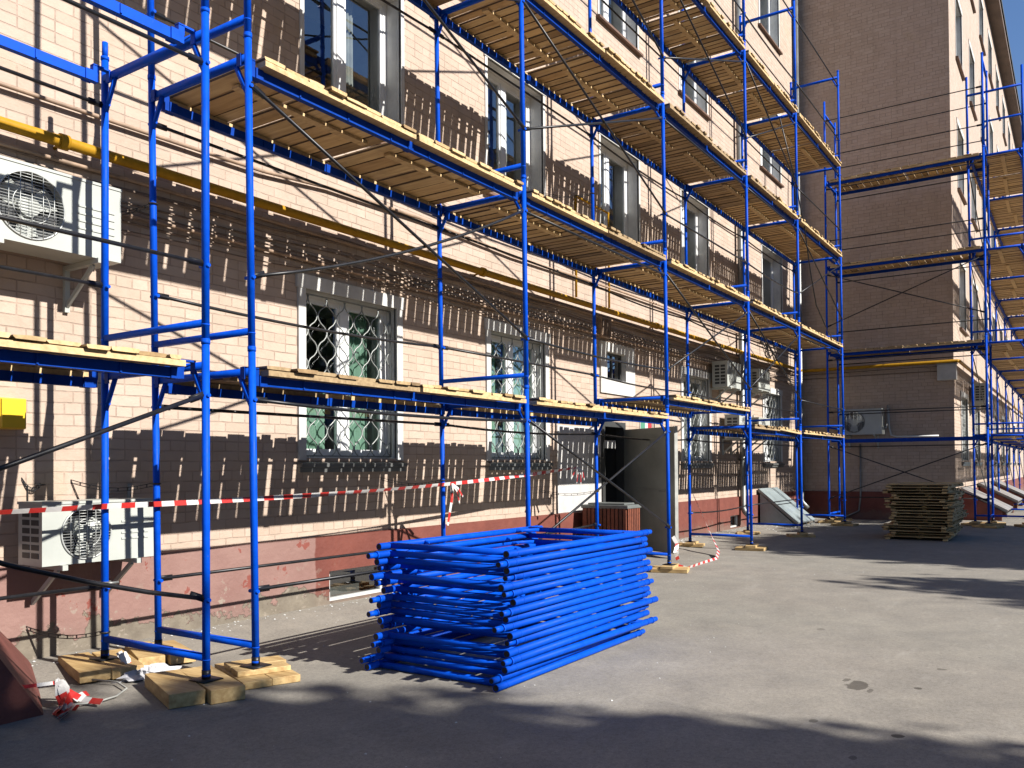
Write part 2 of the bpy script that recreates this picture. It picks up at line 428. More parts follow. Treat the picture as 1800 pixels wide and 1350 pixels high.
def wall_grid(mb, a0, a1, z0, z1, holes, plane, axis='x'):
    A = sorted({a0, a1, *[h[0] for h in holes], *[h[1] for h in holes]}); Z = sorted({z0, z1, *[h[2] for h in holes], *[h[3] for h in holes]})
    A = [a for a in A if a0 <= a <= a1]; Z = [z for z in Z if z0 <= z <= z1]
    for i in range(len(A) - 1):
        for j in range(len(Z) - 1):
            ca, cz = (A[i] + A[i + 1]) / 2, (Z[j] + Z[j + 1]) / 2
            if any(h[0] < ca < h[1] and h[2] < cz < h[3] for h in holes): continue
            if axis == 'x': mb.quad((A[i], plane, Z[j]), (A[i + 1], plane, Z[j]), (A[i + 1], plane, Z[j + 1]), (A[i], plane, Z[j + 1]))
            else: mb.quad((plane, A[i + 1], Z[j]), (plane, A[i], Z[j]), (plane, A[i], Z[j + 1]), (plane, A[i + 1], Z[j + 1]))
w = MB(); wall_grid(w, -14, XW, -.4, HT, main_w + [small, doorway, base_w, base_w2], YW); w.build('wall', M['brick'], B)
w = MB(); wall_grid(w, YR, YW, -.4, HT, [], XW, 'y'); w.build('wall', M['brick'], B)
w = MB(); wall_grid(w, XW, 75, -.4, HT, right_w, YR); w.build('wall', M['brick'], B)
w = MB(); w.box(-14, -13.99, YW + .02, 15, -.4, HT); w.box(-14, 75, 15, 15.1, -.4, HT); w.box(75, 75.1, YR + .02, 15, -.4, HT); w.build('wall', M['brick'], B)
# plinth, standing a little proud of the wall
PT = .43
p = MB()
for (a, b_) in ((-14, 7.84), (8.58, XW)):
    hs = [base_w, base_w2] if a < 0 else [base_w2]
    wall_grid(p, a, b_, -.4, PT, hs, YW - .035)
    p.quad((a, YW - .035, PT), (b_, YW - .035, PT), (b_, YW + .01, PT + .012), (a, YW + .01, PT + .012))
for h in (base_w, base_w2):
    x0, x1, z0, z1 = h[:4]
    p.quad((x0, YW - .035, z0), (x0, YW + .3, z0), (x0, YW + .3, z1), (x0, YW - .035, z1)); p.quad((x1, YW + .3, z0), (x1, YW - .035, z0), (x1, YW - .035, z1), (x1, YW + .3, z1))
    p.quad((x0, YW - .035, z1), (x0, YW + .3, z1), (x1, YW + .3, z1), (x1, YW - .035, z1)); p.quad((x0, YW + .3, z0), (x0, YW - .035, z0), (x1, YW - .035, z0), (x1, YW + .3, z0))
p.build('plinth', M['plinth'], B)
p = MB(); p.box(XW - .035, XW + .05, YR - .035, YW - .04, -.4, PT); p.box(XW + .05, 75, YR - .035, YR + .05, -.4, PT); p.build('plinth', M['plinth'], B)
r = MB(); r.box(-14.3, 75.4, YW + .05, 15.4, HT, HT + .15); r.build('roof', M['roofdark'], B)
r = MB(); r.box(XW - .35, 75.4, YR - .38, YW, HT - .02, HT + .16); e1 = r.build('eave', M['eave'], B)
r = MB(); r.box(-14.4, XW - .45, YW - .55, YW + .3, HT - .02, HT + .22); r.build('eave', M['eave'], B)
r = MB()
r.add([(XW - .5, YR - .42, HT + .162), (75.5, YR - .42, HT + .162), (75.5, YR - .42, HT + .30), (XW - .5, YR - .42, HT + .30), (XW + 2.5, 5, HT + 2.6), (75.5, 5, HT + 2.6)],
      [(0, 1, 2, 3), (3, 2, 5, 4)]); r.build('roof', M['roofdark'], B)

def ogee(mb, x0, x1, z0, z1, y):
    n = max(3, round((x1 - x0) / .118)); sp = (x1 - x0) / n; P = .315
    for i in range(n + 1):
        pts = []; m_ = int((z1 - z0) / P * 10)
        for k in range(m_ + 1):
            z = z0 + (z1 - z0) * k / m_
            ph = math.sin(2 * PI * (z - z0) / P)
            s_ = math.copysign(abs(ph) ** .75, ph)
            x = x0 + i * sp + (1 if i % 2 else -1) * sp * .47 * s_
            x = min(max(x, x0), x1)
            pts.append((x, y + .004 * (i % 2), z))
        mb.path(pts, .0065, 5)
    for z in (z0, z1): mb.bar((x0, y, z), (x1, y, z), .014, .014)
    for x in (x0, x1): mb.bar((x, y, z0), (x, y, z1), .014, .014, (0, 1, 0))

def window(h, yw, rnd, detail=True):
    x0, x1, z0, z1, st = h
    d = .13 if st == 'low' else .2
    f = MB(); y = yw + d; t = .055
    # frame bars butt end to end
    for (a, b_) in ((x0, x0 + t), (x1 - t, x1)): f.box(a, b_, y, y + .06, z0, z1)
    f.box(x0 + t, x1 - t, y, y + .06, z0, z0 + t); f.box(x0 + t, x1 - t, y, y + .06, z1 - t, z1)
    xm = x0 + (x1 - x0) * (.5 if st == 'low' else .42 + .08 * rnd.random())
    f.box(xm - .05, xm + .05, y - .004, y + .056, z0 + t, z1 - t)
    for (a, b_) in ((x0 + t, xm - .05), (xm + .05, x1 - t)):       # casements
        c = .035
        f.box(a, a + c, y + .008, y + .05, z0 + t, z1 - t); f.box(b_ - c, b_, y + .008, y + .05, z0 + t, z1 - t)
        f.box(a + c, b_ - c, y + .008, y + .05, z0 + t, z0 + t + c); f.box(a + c, b_ - c, y + .008, y + .05, z1 - t - c, z1 - t)
    W_ = f.build('window', M['pvc'], B)
    W_['loc'] = [0, YW, GZ]
    def sub(mb, name, mat, smooth=False): return mb.build(name, mat, W_, smooth)
    q = MB(); q.quad((x0 + t, y + .03, z0 + t), (xm - .05, y + .03, z0 + t), (xm - .05, y + .03, z1 - t), (x0 + t, y + .03, z1 - t))
    q.quad((xm + .05, y + .03, z0 + t), (x1 - t, y + .03, z0 + t), (x1 - t, y + .03, z1 - t), (xm + .05, y + .03, z1 - t)); sub(q, 'pane', M['glass'])
    q = MB(); e = .9
    q.quad((x0, yw, z0), (x0, y + e, z0), (x0, y + e, z1), (x0, yw, z1)); q.quad((x1, y + e, z0), (x1, yw, z0), (x1, yw, z1), (x1, y + e, z1))
    q.quad((x0, yw, z1), (x0, y + e, z1), (x1, y + e, z1), (x1, yw, z1)); q.quad((x0, y + e, z0), (x0, yw, z0), (x1, yw, z0), (x1, y + e, z0))
    sub(q, 'reveal', M['greyplaster'])
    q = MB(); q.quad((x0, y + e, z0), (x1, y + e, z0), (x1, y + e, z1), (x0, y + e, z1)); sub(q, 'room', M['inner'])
    if st == 'low' or rnd.random() < .8:
        q = MB(); cw = (x1 - x0)
        spans = ((x0 + .03, x0 + cw * (.42 if st == 'low' else .25)), (x0 + cw * .55, x1 - cw * (.10 if st == 'low' else .25)))
        for s0, s1 in spans:
            n = 26
            zb = z0 + .02; zt = z1 - (.9 if st == 'low' and rnd.random() < .7 else .05)
            for k in range(n):
                a = s0 + (s1 - s0) * k / n; b_ = s0 + (s1 - s0) * (k + 1) / n
                ya = y + .16 + .010 * math.sin(k * 1.3); yb = y + .16 + .010 * math.sin((k + 1) * 1.3)
                q.quad((a, ya, zb), (b_, yb, zb), (b_, yb, zt), (a, ya, zt))
        sub(q, 'curtain', M['green'] if st == 'low' and yw == YW and x0 < 8 else M['cream'])
    # surround and sill
    q = MB(); o = .09
    if st == 'low':
        q.box(x0 - o, x0, yw - .022, yw + .02, z0 - .02, z1); q.box(x1, x1 + o, yw - .022, yw + .02, z0 - .02, z1); q.box(x0 - o - .02, x1 + o + .02, yw - .03, yw + .02, z1, z1 + .13)
        sub(q, 'surround', M['plaster'])
        q = MB(); ogee(q, x0 + .03, x1 - .03, z0 + .02, z1 - .03, yw + .05); sub(q, 'grille', M['grille'], True)
    else:
        q.box(x0 - .05, x0, yw - .012, yw + .02, z0, z1); q.box(x1, x1 + .05, yw - .012, yw + .02, z0, z1); q.box(x0 - .07, x1 + .07, yw - .02, yw + .02, z1, z1 + .12)
        sub(q, 'surround', M['plaster'])
    q = MB(); za = z0 - .01
    q.add([(x0 - .1, y, za + .005), (x1 + .1, y, za + .005), (x1 + .1, yw - .07, za - .04), (x0 - .1, yw - .07, za - .04), (x0 - .1, yw - .07, za - .075), (x1 + .1, yw - .07, za - .075),
           (x1 + .1, yw - .0, za - .075), (x0 - .1, yw - .0, za - .075)], [(0, 3, 2, 1), (3, 4, 5, 2), (0, 7, 4, 3), (1, 2, 5, 6), (4, 7, 6, 5)])
    if st == 'low': q.box(x0 - .1, x1 + .1, yw - .045, yw + .01, z0 - .135, za - .078)
    sub(q, 'sill', M['sill'] if st == 'low' else M['sillbrown'])
    return W_
wr = random.Random(5)
for h in main_w: window(h, YW, wr)
for h in right_w: window(h, YR, wr)

# small fanlight above the door, with white surround
x0, x1, z0, z1, _ = small
f = MB(); f.box(x0, x1, YW + .05, YW + .09, z0, z0 + .035); f.box(x0, x1, YW + .05, YW + .09, z1 - .035, z1)
f.box(x0, x0 + .035, YW + .05, YW + .09, z0 + .035, z1 - .035); f.box(x1 - .035, x1, YW + .05, YW + .09, z0 + .035, z1 - .035); f.box((x0 + x1) / 2 - .012, (x0 + x1) / 2 + .012, YW + .05, YW + .09, z0 + .035, z1 - .035)
fw_ = f.build('window', M['frame_dark'], B); fw_['loc'] = [0, YW, GZ]
q = MB(); q.quad((x0, YW + .07, z0), (x1, YW + .07, z0), (x1, YW + .07, z1), (x0, YW + .07, z1)); q.build('pane', M['glass'], fw_)
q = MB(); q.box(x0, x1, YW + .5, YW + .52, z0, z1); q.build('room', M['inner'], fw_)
q = MB(); q.box(7.78, x0, YW - .03, YW + .06, 2.2, 2.98); q.box(x1, 8.95, YW - .03, YW + .06, 2.2, 2.98); q.box(x0, x1, YW - .03, YW + .06, z1, 2.98); q.box(x0, x1, YW - .03, YW + .06, 2.2, z0)
q.build('surround', M['plaster'], fw_)
# doorway: jamb, passage, leaf swung open
x0, x1, z0, z1, _ = doorway
q = MB()
q.quad((x0, YW, z0), (x0, YW + 1.5, z0), (x0, YW + 1.5, z1), (x0, YW, z1)); q.quad((x1, YW + 1.5, z0), (x1, YW, z0), (x1, YW, z1), (x1, YW + 1.5, z1))
q.quad((x0, YW, z1), (x0, YW + 1.5, z1), (x1, YW + 1.5, z1), (x1, YW, z1)); q.quad((x0, YW + 1.5, z0), (x1, YW + 1.5, z0), (x1, YW + 1.5, z1), (x0, YW + 1.5, z1))
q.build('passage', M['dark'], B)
q = MB(); q.box(x0 - .05, x0 + .03, YW - .03, YW + .1, z0, z1 + .05); q.box(x1 - .03, x1 + .05, YW - .03, YW + .1, z0, z1 + .05); q.box(x0 + .03, x1 - .03, YW - .03, YW + .1, z1 - .03, z1 + .05)
q.build('door_frame', M['frame_dark'], B)
q = MB(); q.box(x0 - .03, x1 + .2, YW - .3, YW + .3, -.3, -.205); q.build('doorstep', M['greyplaster'], B)
h0 = Vector((8.56, YW - .02, 0)); h1 = Vector((8.02, .52, 0)); dd = (h1 - h0).normalized(); nn = Vector((dd.y, -dd.x, 0))
L_ = (h1 - h0).length
def leafp(a, z, o): 
    p_ = h0 + dd * a + nn * o; return (p_.x, p_.y, z)
q = MB(); zc = (-.19 + 1.66) / 2
q.obox(leafp(L_ / 2, zc, 0), dd * (L_ / 2), nn * .025, Vector((0, 0, (1.66 + .19) / 2)))
for za_, zb_ in ((-.05, .55), (.75, 1.5)):       # pressed panels
    q.obox(leafp(L_ / 2, (za_ + zb_) / 2, .027), dd * (L_ / 2 - .16), nn * .006, Vector((0, 0, (zb_ - za_) / 2)))
    q.obox(leafp(L_ / 2, (za_ + zb_) / 2, -.027), dd * (L_ / 2 - .16), nn * .006, Vector((0, 0, (zb_ - za_) / 2)))
dr = q.build('door', M['door'], B, bevel=.004); dr['loc'] = [0, YW, GZ]; dr['label'] = 'open grey steel entrance door leaf'
q = MB()
for s_ in (-1, 1):
    q.tube(leafp(L_ - .12, .72, 0), leafp(L_ - .12, .72, s_ * .075), .009); q.tube(leafp(L_ - .12, .72, s_ * .07), leafp(L_ - .27, .715, s_ * .07), .009)
    q.obox(leafp(L_ - .12, .66, s_ * .036), dd * .02, nn * .003, Vector((0, 0, .09)))
q.build('handle', M['drain'], dr, True)
q = MB(); q.obox(leafp(L_ + .012, zc, 0), dd * .01, nn * .03, Vector((0, 0, .93))); q.build('edge_strip', M['cream'], dr)
q = MB()
for z in (.1, 1.3): q.tube(leafp(.01, z, -.03), leafp(.01, z + .12, -.03), .014)
q.build('hinge', M['frame_dark'], dr, True)
# white painted patch and plate by the door
q = MB(); q.box(6.52, 7.80, YW - .006, YW + .004, .445, 1.66); q.build('painted_patch', M['panel'], B)
q = MB(); q.box(7.86, 8.2, YW - .045, YW - .032, 1.36, 1.48); q.build('door_plate', M['white'], B)
q = MB(); q.box(7.68, 7.78, YW - .05, YW - .008, .92, 1.22); q.build('intercom', M['frame_dark'], B)
# basement lights
for (x0, x1, z0, z1, _) in (base_w, base_w2):
    q = MB(); q.box(x0, x1, YW + .02, YW + .07, z0, z0 + .03); q.box(x0, x1, YW + .02, YW + .07, z1 - .03, z1); q.box(x0, x0 + .06, YW + .02, YW + .07, z0 + .03, z1 - .03); q.box(x1 - .04, x1, YW + .02, YW + .07, z0 + .03, z1 - .03)
    bw = q.build('window', M['white'], B); bw['loc'] = [0, YW, GZ]
    q = MB(); q.quad((x0, YW + .05, z0), (x1, YW + .05, z0), (x1, YW + .05, z1), (x0, YW + .05, z1)); q.build('pane', M['glass'], bw)
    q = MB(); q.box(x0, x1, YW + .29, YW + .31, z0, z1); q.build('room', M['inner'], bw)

# ------------------------------------------------------------------ scaffolds
ZB, ZT = -.043, 1.699
XF = [0.0, 3.232, 6.545, 9.80, 12.74, 16.22]
WD = 1.03
def lean(X, z): return X + .018 - .0125 * z
TR = .0235
def frame_mesh(P0, P1, lo, hi, joint=True):
    """one portal frame: two legs, bottom bar, top bar with knee braces. P0/P1: functions z -> point of each leg"""
    m = MB()
    for P in (P0, P1):
        m.tube(P(lo), P(hi), TR, 12)
        m.tube(P(hi - .012), P(hi + .012), TR + .0035, 12)
        m.tube(P(lo + .006), P(lo + .02), TR + .003, 12)
        m.tube(P(lo + .10), P(lo + .108), TR + .002, 12)
    zb = lo + .117; zt = lo + 1.86
    m.bar(P0(zb), P1(zb), .038, .038); m.bar(P0(zt), P1(zt), .042, .042)
    a = Vector(P0(zt)); b_ = Vector(P1(zt)); d = (b_ - a).normalized()
    m.bar(a + d * .13, P0(zt - .24), .028, .02, d.cross(Vector((0, 0, 1)))); m.bar(b_ - d * .13, P1(zt - .24), .028, .02, d.cross(Vector((0, 0, 1))))
    # short rail hooks welded to the legs
    for P, s_ in ((P0, 1), (P1, -1)):
        for z in (lo + .46, lo + 1.68):
            q = Vector(P(z)); m.tube(q - d * .035 * s_, q + d * .05 * s_, .012, 8)
    return m
def rail(m, a, b_, r=.0125, sag=0.0, rnd=RND):
    a = Vector(a); b_ = Vector(b_); n = 9 if sag else 3
    pts = []
    for k in range(n + 1):
        t = k / n; p_ = a.lerp(b_, t); p_.z -= sag * 4 * t * (1 - t); pts.append(p_)
    d = (b_ - a).normalized()
    m.path(pts, r, 8)
    for e, s_ in ((a, 1), (b_, -1)):       # flattened ends with a lock
        m.obox(e + d * .035 * s_, d * .06, d.cross(Vector((0, 1, 0))).normalized() * .02 if abs(d.y) < .8 else Vector((0, 0, .02)), (Vector((0, .006, 0)) if abs(d.y) < .8 else Vector((.006, 0, 0))))
def deck_beam(m, a, b_, tabs=4):
    """channel beam hooked over the top bars, with stops for the panels"""
    a = Vector(a); b_ = Vector(b_); d = (b_ - a).normalized(); s = d.cross(Vector((0, 0, 1)))
    m.bar(a + d * .05, b_ - d * .05, .045, .062)
    for e, g_ in ((a, 1), (b_, -1)):
        m.obox(e + d * .03 * g_ + Vector((0, 0, .079)), d * .055, s * .02, Vector((0, 0, .006))); m.obox(e - d * .028 * g_ + Vector((0, 0, .045)), d * .005, s * .02, Vector((0, 0, .04))); m.obox(e + d * .065 * g_ + Vector((0, 0, .05)), d * .02, s * .02, Vector((0, 0, .028)))
    n = 7
    for k in range(1, n):
        p_ = a.lerp(b_, k / n)
        m.obox(p_ + s * .0265, d * .006, s * .004, Vector((0, 0, .026)))
        m.obox(p_ - s * .0265, d * .006, s * .004, Vector((0, 0, .026)))
    for k in (.035, .5, .965):
        p_ = a.lerp(b_, k); m.obox(p_ + s * .026, d * .03, s * .006, Vector((0, 0, .034))); m.obox(p_ - s * .026, d * .03, s * .006, Vector((0, 0, .034)))
def wtie(m, p0, p1):
    """perforated strap from the wall to a pole"""
    p0 = Vector(p0); p1 = Vector(p1); n = 9
    for k in range(n):
        a = p0.lerp(p1, k / n); b_ = p0.lerp(p1, (k + 1) / n)
        a.z -= .05 * math.sin(PI * k / n); b_.z -= .05 * math.sin(PI * (k + 1) / n)
        c = (a + b_) / 2; d = (b_ - a)
        u = Vector((0, 0, 1)); 
        m.bar(a + u * .011, b_ + u * .011, .006, .005); m.bar(a - u * .011, b_ - u * .011, .006, .005); m.bar(a + u * .012, a - u * .012, .006, .006, d)
    m.ring(p1, (0, 0, 1), .029, .006, 16, 5)

def panel(name, label, group, cx, cy, cz, lx, ly, along='x', mat='wood', pw=.125, rnd=RND, tilt=0.0, gap=(.007, .017), wide=.16):
    """wooden deck panel: cross planks on two battens; local x = bay direction"""
    t = thing(name, label, 'deck panel', (cx, cy, cz), group, 0 if along == 'x' else PI / 2)
    if mat == 'wood' and rnd.random() < .22: mat = 'oldwood'
    if tilt: t.rotation_euler = (0, tilt, t.rotation_euler[2])
    m = MB(); x = -lx / 2
    while x < lx / 2 - .03:
        w_ = pw * rnd.uniform(.82, 1.2); w_ = min(w_, lx / 2 - x)
        g_ = rnd.uniform(*gap) if rnd.random() < .8 else rnd.uniform(.018, .034)
        y0 = -ly / 2 + rnd.uniform(-.03, .022); y1 = ly / 2 + rnd.uniform(-.022, .03)
        dz = rnd.uniform(0, .009); th = rnd.uniform(.021, .027); sk = rnd.uniform(-.008, .008)
        cup = rnd.uniform(0, .006)
        # plank with slightly skewed edges and a cupped top
        zs = (0, 0); xa, xb = x, x + w_ - g_
        xm = (xa + xb) / 2
        c_ = rnd.uniform(.004, .013); h_ = th * .45; c2 = rnd.uniform(.004, .013)
        v = [(xa + c_, y0, dz), (xb - c2, y0, dz), (xb - c2 + sk, y1, dz), (xa + c_ + sk, y1, dz),
             (xa, y0, dz + h_), (xb, y0, dz + h_), (xb + sk, y1, dz + h_), (xa + sk, y1, dz + h_),
             (xa, y0, dz + th - cup), (xm, y0, dz + th), (xb, y0, dz + th - cup * .5), (xb + sk, y1, dz + th - cup * .5), (xm + sk, y1, dz + th), (xa + sk, y1, dz + th - cup)]
        m.add(v, [(0, 3, 2, 1), (0, 1, 5, 10, 9, 8, 4), (2, 3, 7, 13, 12, 11, 6), (8, 9, 12, 13), (9, 10, 11, 12), (5, 6, 11, 10), (7, 4, 8, 13)])
        m.cur = 1; o_ = len(m.v) - 14  # lower side chamfers carry the dark colour painted in as shade between planks
        for f_ in ((1, 2, 6, 5), (3, 0, 4, 7)): m.f.append([i + o_ for i in f_]); m.mi.append(1)
        m.cur = 0
        x += w_
    m.build('planks', [M[mat], M['wane_shade']], t)
    for s_ in (-1, 1):
        b_ = MB(); yy = s_ * (ly / 2 - .045)
        b_.box(-lx / 2, lx / 2, yy - .04, yy + .04, -.036, -.0005); b_.build('batten', M[mat], t)
    b_ = MB(); a0 = rnd.uniform(-.1, .1)
    b_.bar((-lx * .42, -.03 + a0, -.0125), (lx * .42, -.03 + a0 + rnd.uniform(-.03, .03), -.0125), .07, .022); b_.build('batten', M[mat], t)
    return t

def base_jack(m, p, zt):
    x, y = p; m.box(x - .07, x + .07, y - .07, y + .07, zt - .014, zt - .008); m.tube((x, y, zt - .008), (x, y, zt + .045), .0265, 12)

LEV = ['lowest', 'second', 'third', 'top']
# ---- main scaffold
SC = thing('scaffold', 'long blue tubular scaffold of five bays along the main brick facade', 'scaffold', (8, .5, GZ)); world(SC)
LO0 = ZB - .117
NF = 5
fl = []
for i, X in enumerate(XF):
    for n in range(NF):
        lo = LO0 + 2 * n
        f = frame_mesh(lambda z, X=X: (lean(X, z), 0, z), lambda z, X=X: (lean(X, z), WD, z), lo, lo + 2.0)
        f.build('frame', M['blue'], SC, True)
    q = MB()
    for y in (0, WD): q = MB(); base_jack(q, (lean(X, LO0), y), LO0); q.build('base_jack', M['black'], SC, True)
XD = {(0, 1), (0, 2), (1, 0), (1, 2), (2, 1), (2, 3), (3, 1), (4, 2), (1, 3), (3, 3), (0, 3)}
CL, CH = .353, -.178
rr = random.Random(3)
for i in range(5):
    for n in range(NF):
        zl, zh = ZB + 2 * n + CL, ZT + 2 * n + CH
        q = MB(); any_ = False
        for z in (zl, zh):
            if i == 2 and n == 0 and z == zl: continue
            rail(q, (lean(XF[i], z) + .02, WD, z), (lean(XF[i + 1], z) - .02, WD, z), .0125, rr.choice([0, 0, .02, .04]))
        if n < 4 or True: q.build('guard_rail', M['black'], SC, True)
        q = MB()
        if (i, n) in XD:
            rail(q, (lean(XF[i], zh) + .02, -.02, zh), (lean(XF[i + 1], zl) - .02, -.02, zl), .0125, .0)
            rail(q, (lean(XF[i], zl) + .02, .0, zl), (lean(XF[i + 1], zh) - .02, .0, zh), .0125, .10 if (i, n) == (0, 1) else .0)
            q.build('diagonal_brace', M['black'], SC, True)
        else:
            if n == 0 and i in (2, 3, 4): continue
            for z in (zl, zh): rail(q, (lean(XF[i], z) + .02, 0, z), (lean(XF[i + 1], z) - .02, 0, z), .0125, rr.choice([0, .0, .03]))
            q.build('guard_rail', M['black'], SC, True)
def deck_z(i, k): return ZB + 2.0 - .052 if (k == 0 and i == 2) else ZT + 2 * k - .052
gaps = {(0, 0): (.2, .005, .016), (0, 1): (.2, .006, .018)}
for i in range(5):
    for k in range(4):
        z = deck_z(i, k); a, b_ = lean(XF[i], z), lean(XF[i + 1], z)
        q = MB()
        for y in (.055, WD - .06): deck_beam(q, (a, y, z), (b_, y, z))
        q.build('deck_beam', M['blue_shaded'], SC)
        pz = z + .068; L = (b_ - a - .14) / 2
        for s_ in range(2):
            cx = a + .07 + L * (s_ + .5)
            lab = 'plank deck panel, %s half of the %s bay, %s level of the long scaffold' % (('left', 'right')[s_], ORD[i], LEV[k])
            pw = .195 if i == 0 else rr.uniform(.115, .14)
            if k == 0 and i == 0 and s_ == 1: pw = .16
            panel('deck_panel', lab, 'plank deck panels on the long scaffold', cx + rr.uniform(-.012, .012), (WD - .04) / 2 + rr.uniform(-.012, .012), pz + rr.uniform(0, .002), L - rr.uniform(.015, .05), WD + .08, 'x', 'wood', pw, rr,
                  tilt=(.03 if (k == 0 and i == 3 and s_ == 1) else 0))
q = MB()
for (i, z, dx) in ((0, 2.95, -.2), (0, .98, -.28), (1, 3.0, -.25), (1, .95, -.26), (2, 2.85, -.35), (2, 4.75, -.4), (3, 2.75, -.35), (3, .95, -.4), (2, .75, -.5), (4, .9, -.4)):
    q = MB(); wtie(q, (XF[i] + dx, YW, z + .02), (lean(XF[i], z), WD, z)); q.build('wall_tie', M['chain'], SC)

# ---- left scaffold
SL = thing('scaffold', 'short blue scaffold at the left end, top bay left without planks', 'scaffold', (-2, .5, GZ)); world(SL)
XL = [-.375, -3.6]
for X in XL:
    for n in range(2):
        lo = LO0 + 2 * n
        frame_mesh(lambda z, X=X: (X, -.035, z), lambda z, X=X: (X, WD, z), lo, lo + 2).build('frame', M['blue'], SL, True)
    q = MB()
    for y in (-.035, WD): q = MB(); base_jack(q, (X, y), LO0); q.build('base_jack', M['black'], SL, True)
q = MB(); q.tube((XL[0], WD, LO0 + 4), (XL[0], WD, LO0 + 4.11), .019, 12); q.build('spigot', M['blue'], SL, True)
q = MB(); q.tube((XL[0], -.035, LO0 + 4), (XL[0], -.035, LO0 + 5.9), TR, 12); q.tube((XL[0], -.035, LO0 + 4.1), (XL[0], -.035, LO0 + 4.108), TR + .002, 12); q.build('guard_post', M['blue'], SL, True)
for n in range(2):
    zl, zh = ZB + 2 * n + CL, ZT + 2 * n + CH
    q = MB()
    if n == 1:
        for z in (zl, zh):
            rail(q, (XL[1], WD, z), (XL[0] - .02, WD, z)); rail(q, (XL[1], -.035, z), (XL[0] - .02, -.035, z))
        q.build('guard_rail', M['black'], SL, True)
    else:
        rail(q, (XL[1], -.035, zh + .1), (XL[0] - .02, -.035, zl), .0135, .16); rail(q, (XL[1], WD, zl), (XL[0] - .02, WD, zl)); q.build('guard_rail', M['black'], SL, True)
        q = MB(); rail(q, (XL[1], -.035, zl), (XL[0] - .02, -.035, zh), .0135); q.build('diagonal_brace', M['black'], SL, True)
for k in range(2):
    z = ZT + 2 * k - .052
    q = MB()
    for y in ((.055, WD - .06) if k == 0 else (.05, WD - .075)): deck_beam(q, (XL[1], y, z), (XL[0] - .05, y, z))
    q.build('deck_beam', M['blue_shaded'] if k == 0 else M['blue'], SL)  # shaded copy of the blue under planks, plain blue on the bare sunlit beams
L = 1.5
for s_ in range(2):
    panel('deck_panel', 'plank deck panel on the left scaffold, %s' % ('the one beside its end frame', 'the one reaching out of the picture')[s_], 'plank deck panels on the left scaffold',
          XL[0] - .14 - L * (s_ + .5), (WD - .04) / 2, ZT + .016, L - .02, WD + .08, 'x', 'wood', .17, rr)
q = MB(); wtie(q, (-.62, YW, 1.02), (-.52, YW - .05, .98)); q.path([(-.585, YW - .01, .98), (-.585, YW - .012, .84)], .004, 6); tag(q.build('wall_chain', M['chain']), 'short black chain hanging from the bricks above the low air conditioner', 'chain')
q = MB(); wtie(q, (-.62, YW, .02), (XL[0], WD, .0)); q.build('wall_tie', M['chain'], SL)
q = MB(); q.tube((XL[0] - .03, WD - .06, .33), (XL[0] + .06, WD - .06, .33), .008, 8); q.ring((XL[0], WD, .33), (0, 0, 1), .034, .009, 16, 5); q.build('clamp', M['drain'], SL, True)

# ---- wing scaffold (bay runs along y)
SWG = thing('scaffold', 'blue scaffold with one wide bay in front of the shaded wing wall', 'scaffold', (17.5, -1, GZ)); world(SWG)
XO, XI = 17.0, 18.03; YA, YB = .51, -2.74
for y, top in ((YA, 4), (YB, 5)):
    for n in range(top):
        lo = LO0 + 2 * n
        frame_mesh(lambda z, y=y: (XO, y, z), lambda z, y=y: (XI, y, z), lo, lo + 2).build('frame', M['blue'], SWG, True)
    if top == 4:
        q = MB(); q.tube((XO, y, LO0 + 8), (XO, y, LO0 + 9.75), TR); q.tube((XI, y, LO0 + 8), (XI, y, LO0 + 9.6), TR); q.bar((XO, y, LO0 + 9.45), (XI, y, LO0 + 9.45), .038, .038); q.build('guard_post', M['blue'], SWG, True)
    q = MB()
    for x in (XO, XI): q = MB(); base_jack(q, (x, y), LO0); q.build('base_jack', M['black'], SWG, True)
for n in range(5):
    zl, zh = ZB + 2 * n + CL, ZT + 2 * n + CH
    q = MB()
    zs = [zl, zh] if n < 4 else [zl, zl + .82, ]
    for z in zs: rail(q, (XI, YA - .02, z), (XI, YB + .02, z), .012)
    q.build('guard_rail', M['black'], SWG, True)
    q = MB()
    if n in (0, 2):
        rail(q, (XO, YA - .02, zh), (XO, YB + .02, zl), .012); rail(q, (XO, YA - .02, zl), (XO, YB + .02, zh), .012); q.build('diagonal_brace', M['black'], SWG, True)
    else:
        for z in zs: rail(q, (XO, YA - .02, z), (XO, YB + .02, z), .012)
        q.build('guard_rail', M['black'], SWG, True)
for k in range(4):
    z = ZT + 2 * k - .052; q = MB()
    for x in (XO + .075, XI - .075): deck_beam(q, (x, YA, z), (x, YB, z))
    q.build('deck_beam', M['blue_shaded'], SWG)
    if k == 0: continue
    L = (YA - YB - .14) / 2
    for s_ in range(2):
        panel('deck_panel', 'plank deck panel, %s half of the %s level before the shaded wing wall' % (('left', 'right')[s_], ('lower', 'lowest planked', 'middle', 'top')[k]), 'plank deck panels on the wing scaffold',
              (XO + XI) / 2, YA - .07 - L * (s_ + .5), z + .068, L - .03, WD - .03, 'y', 'wood', .15, rr)
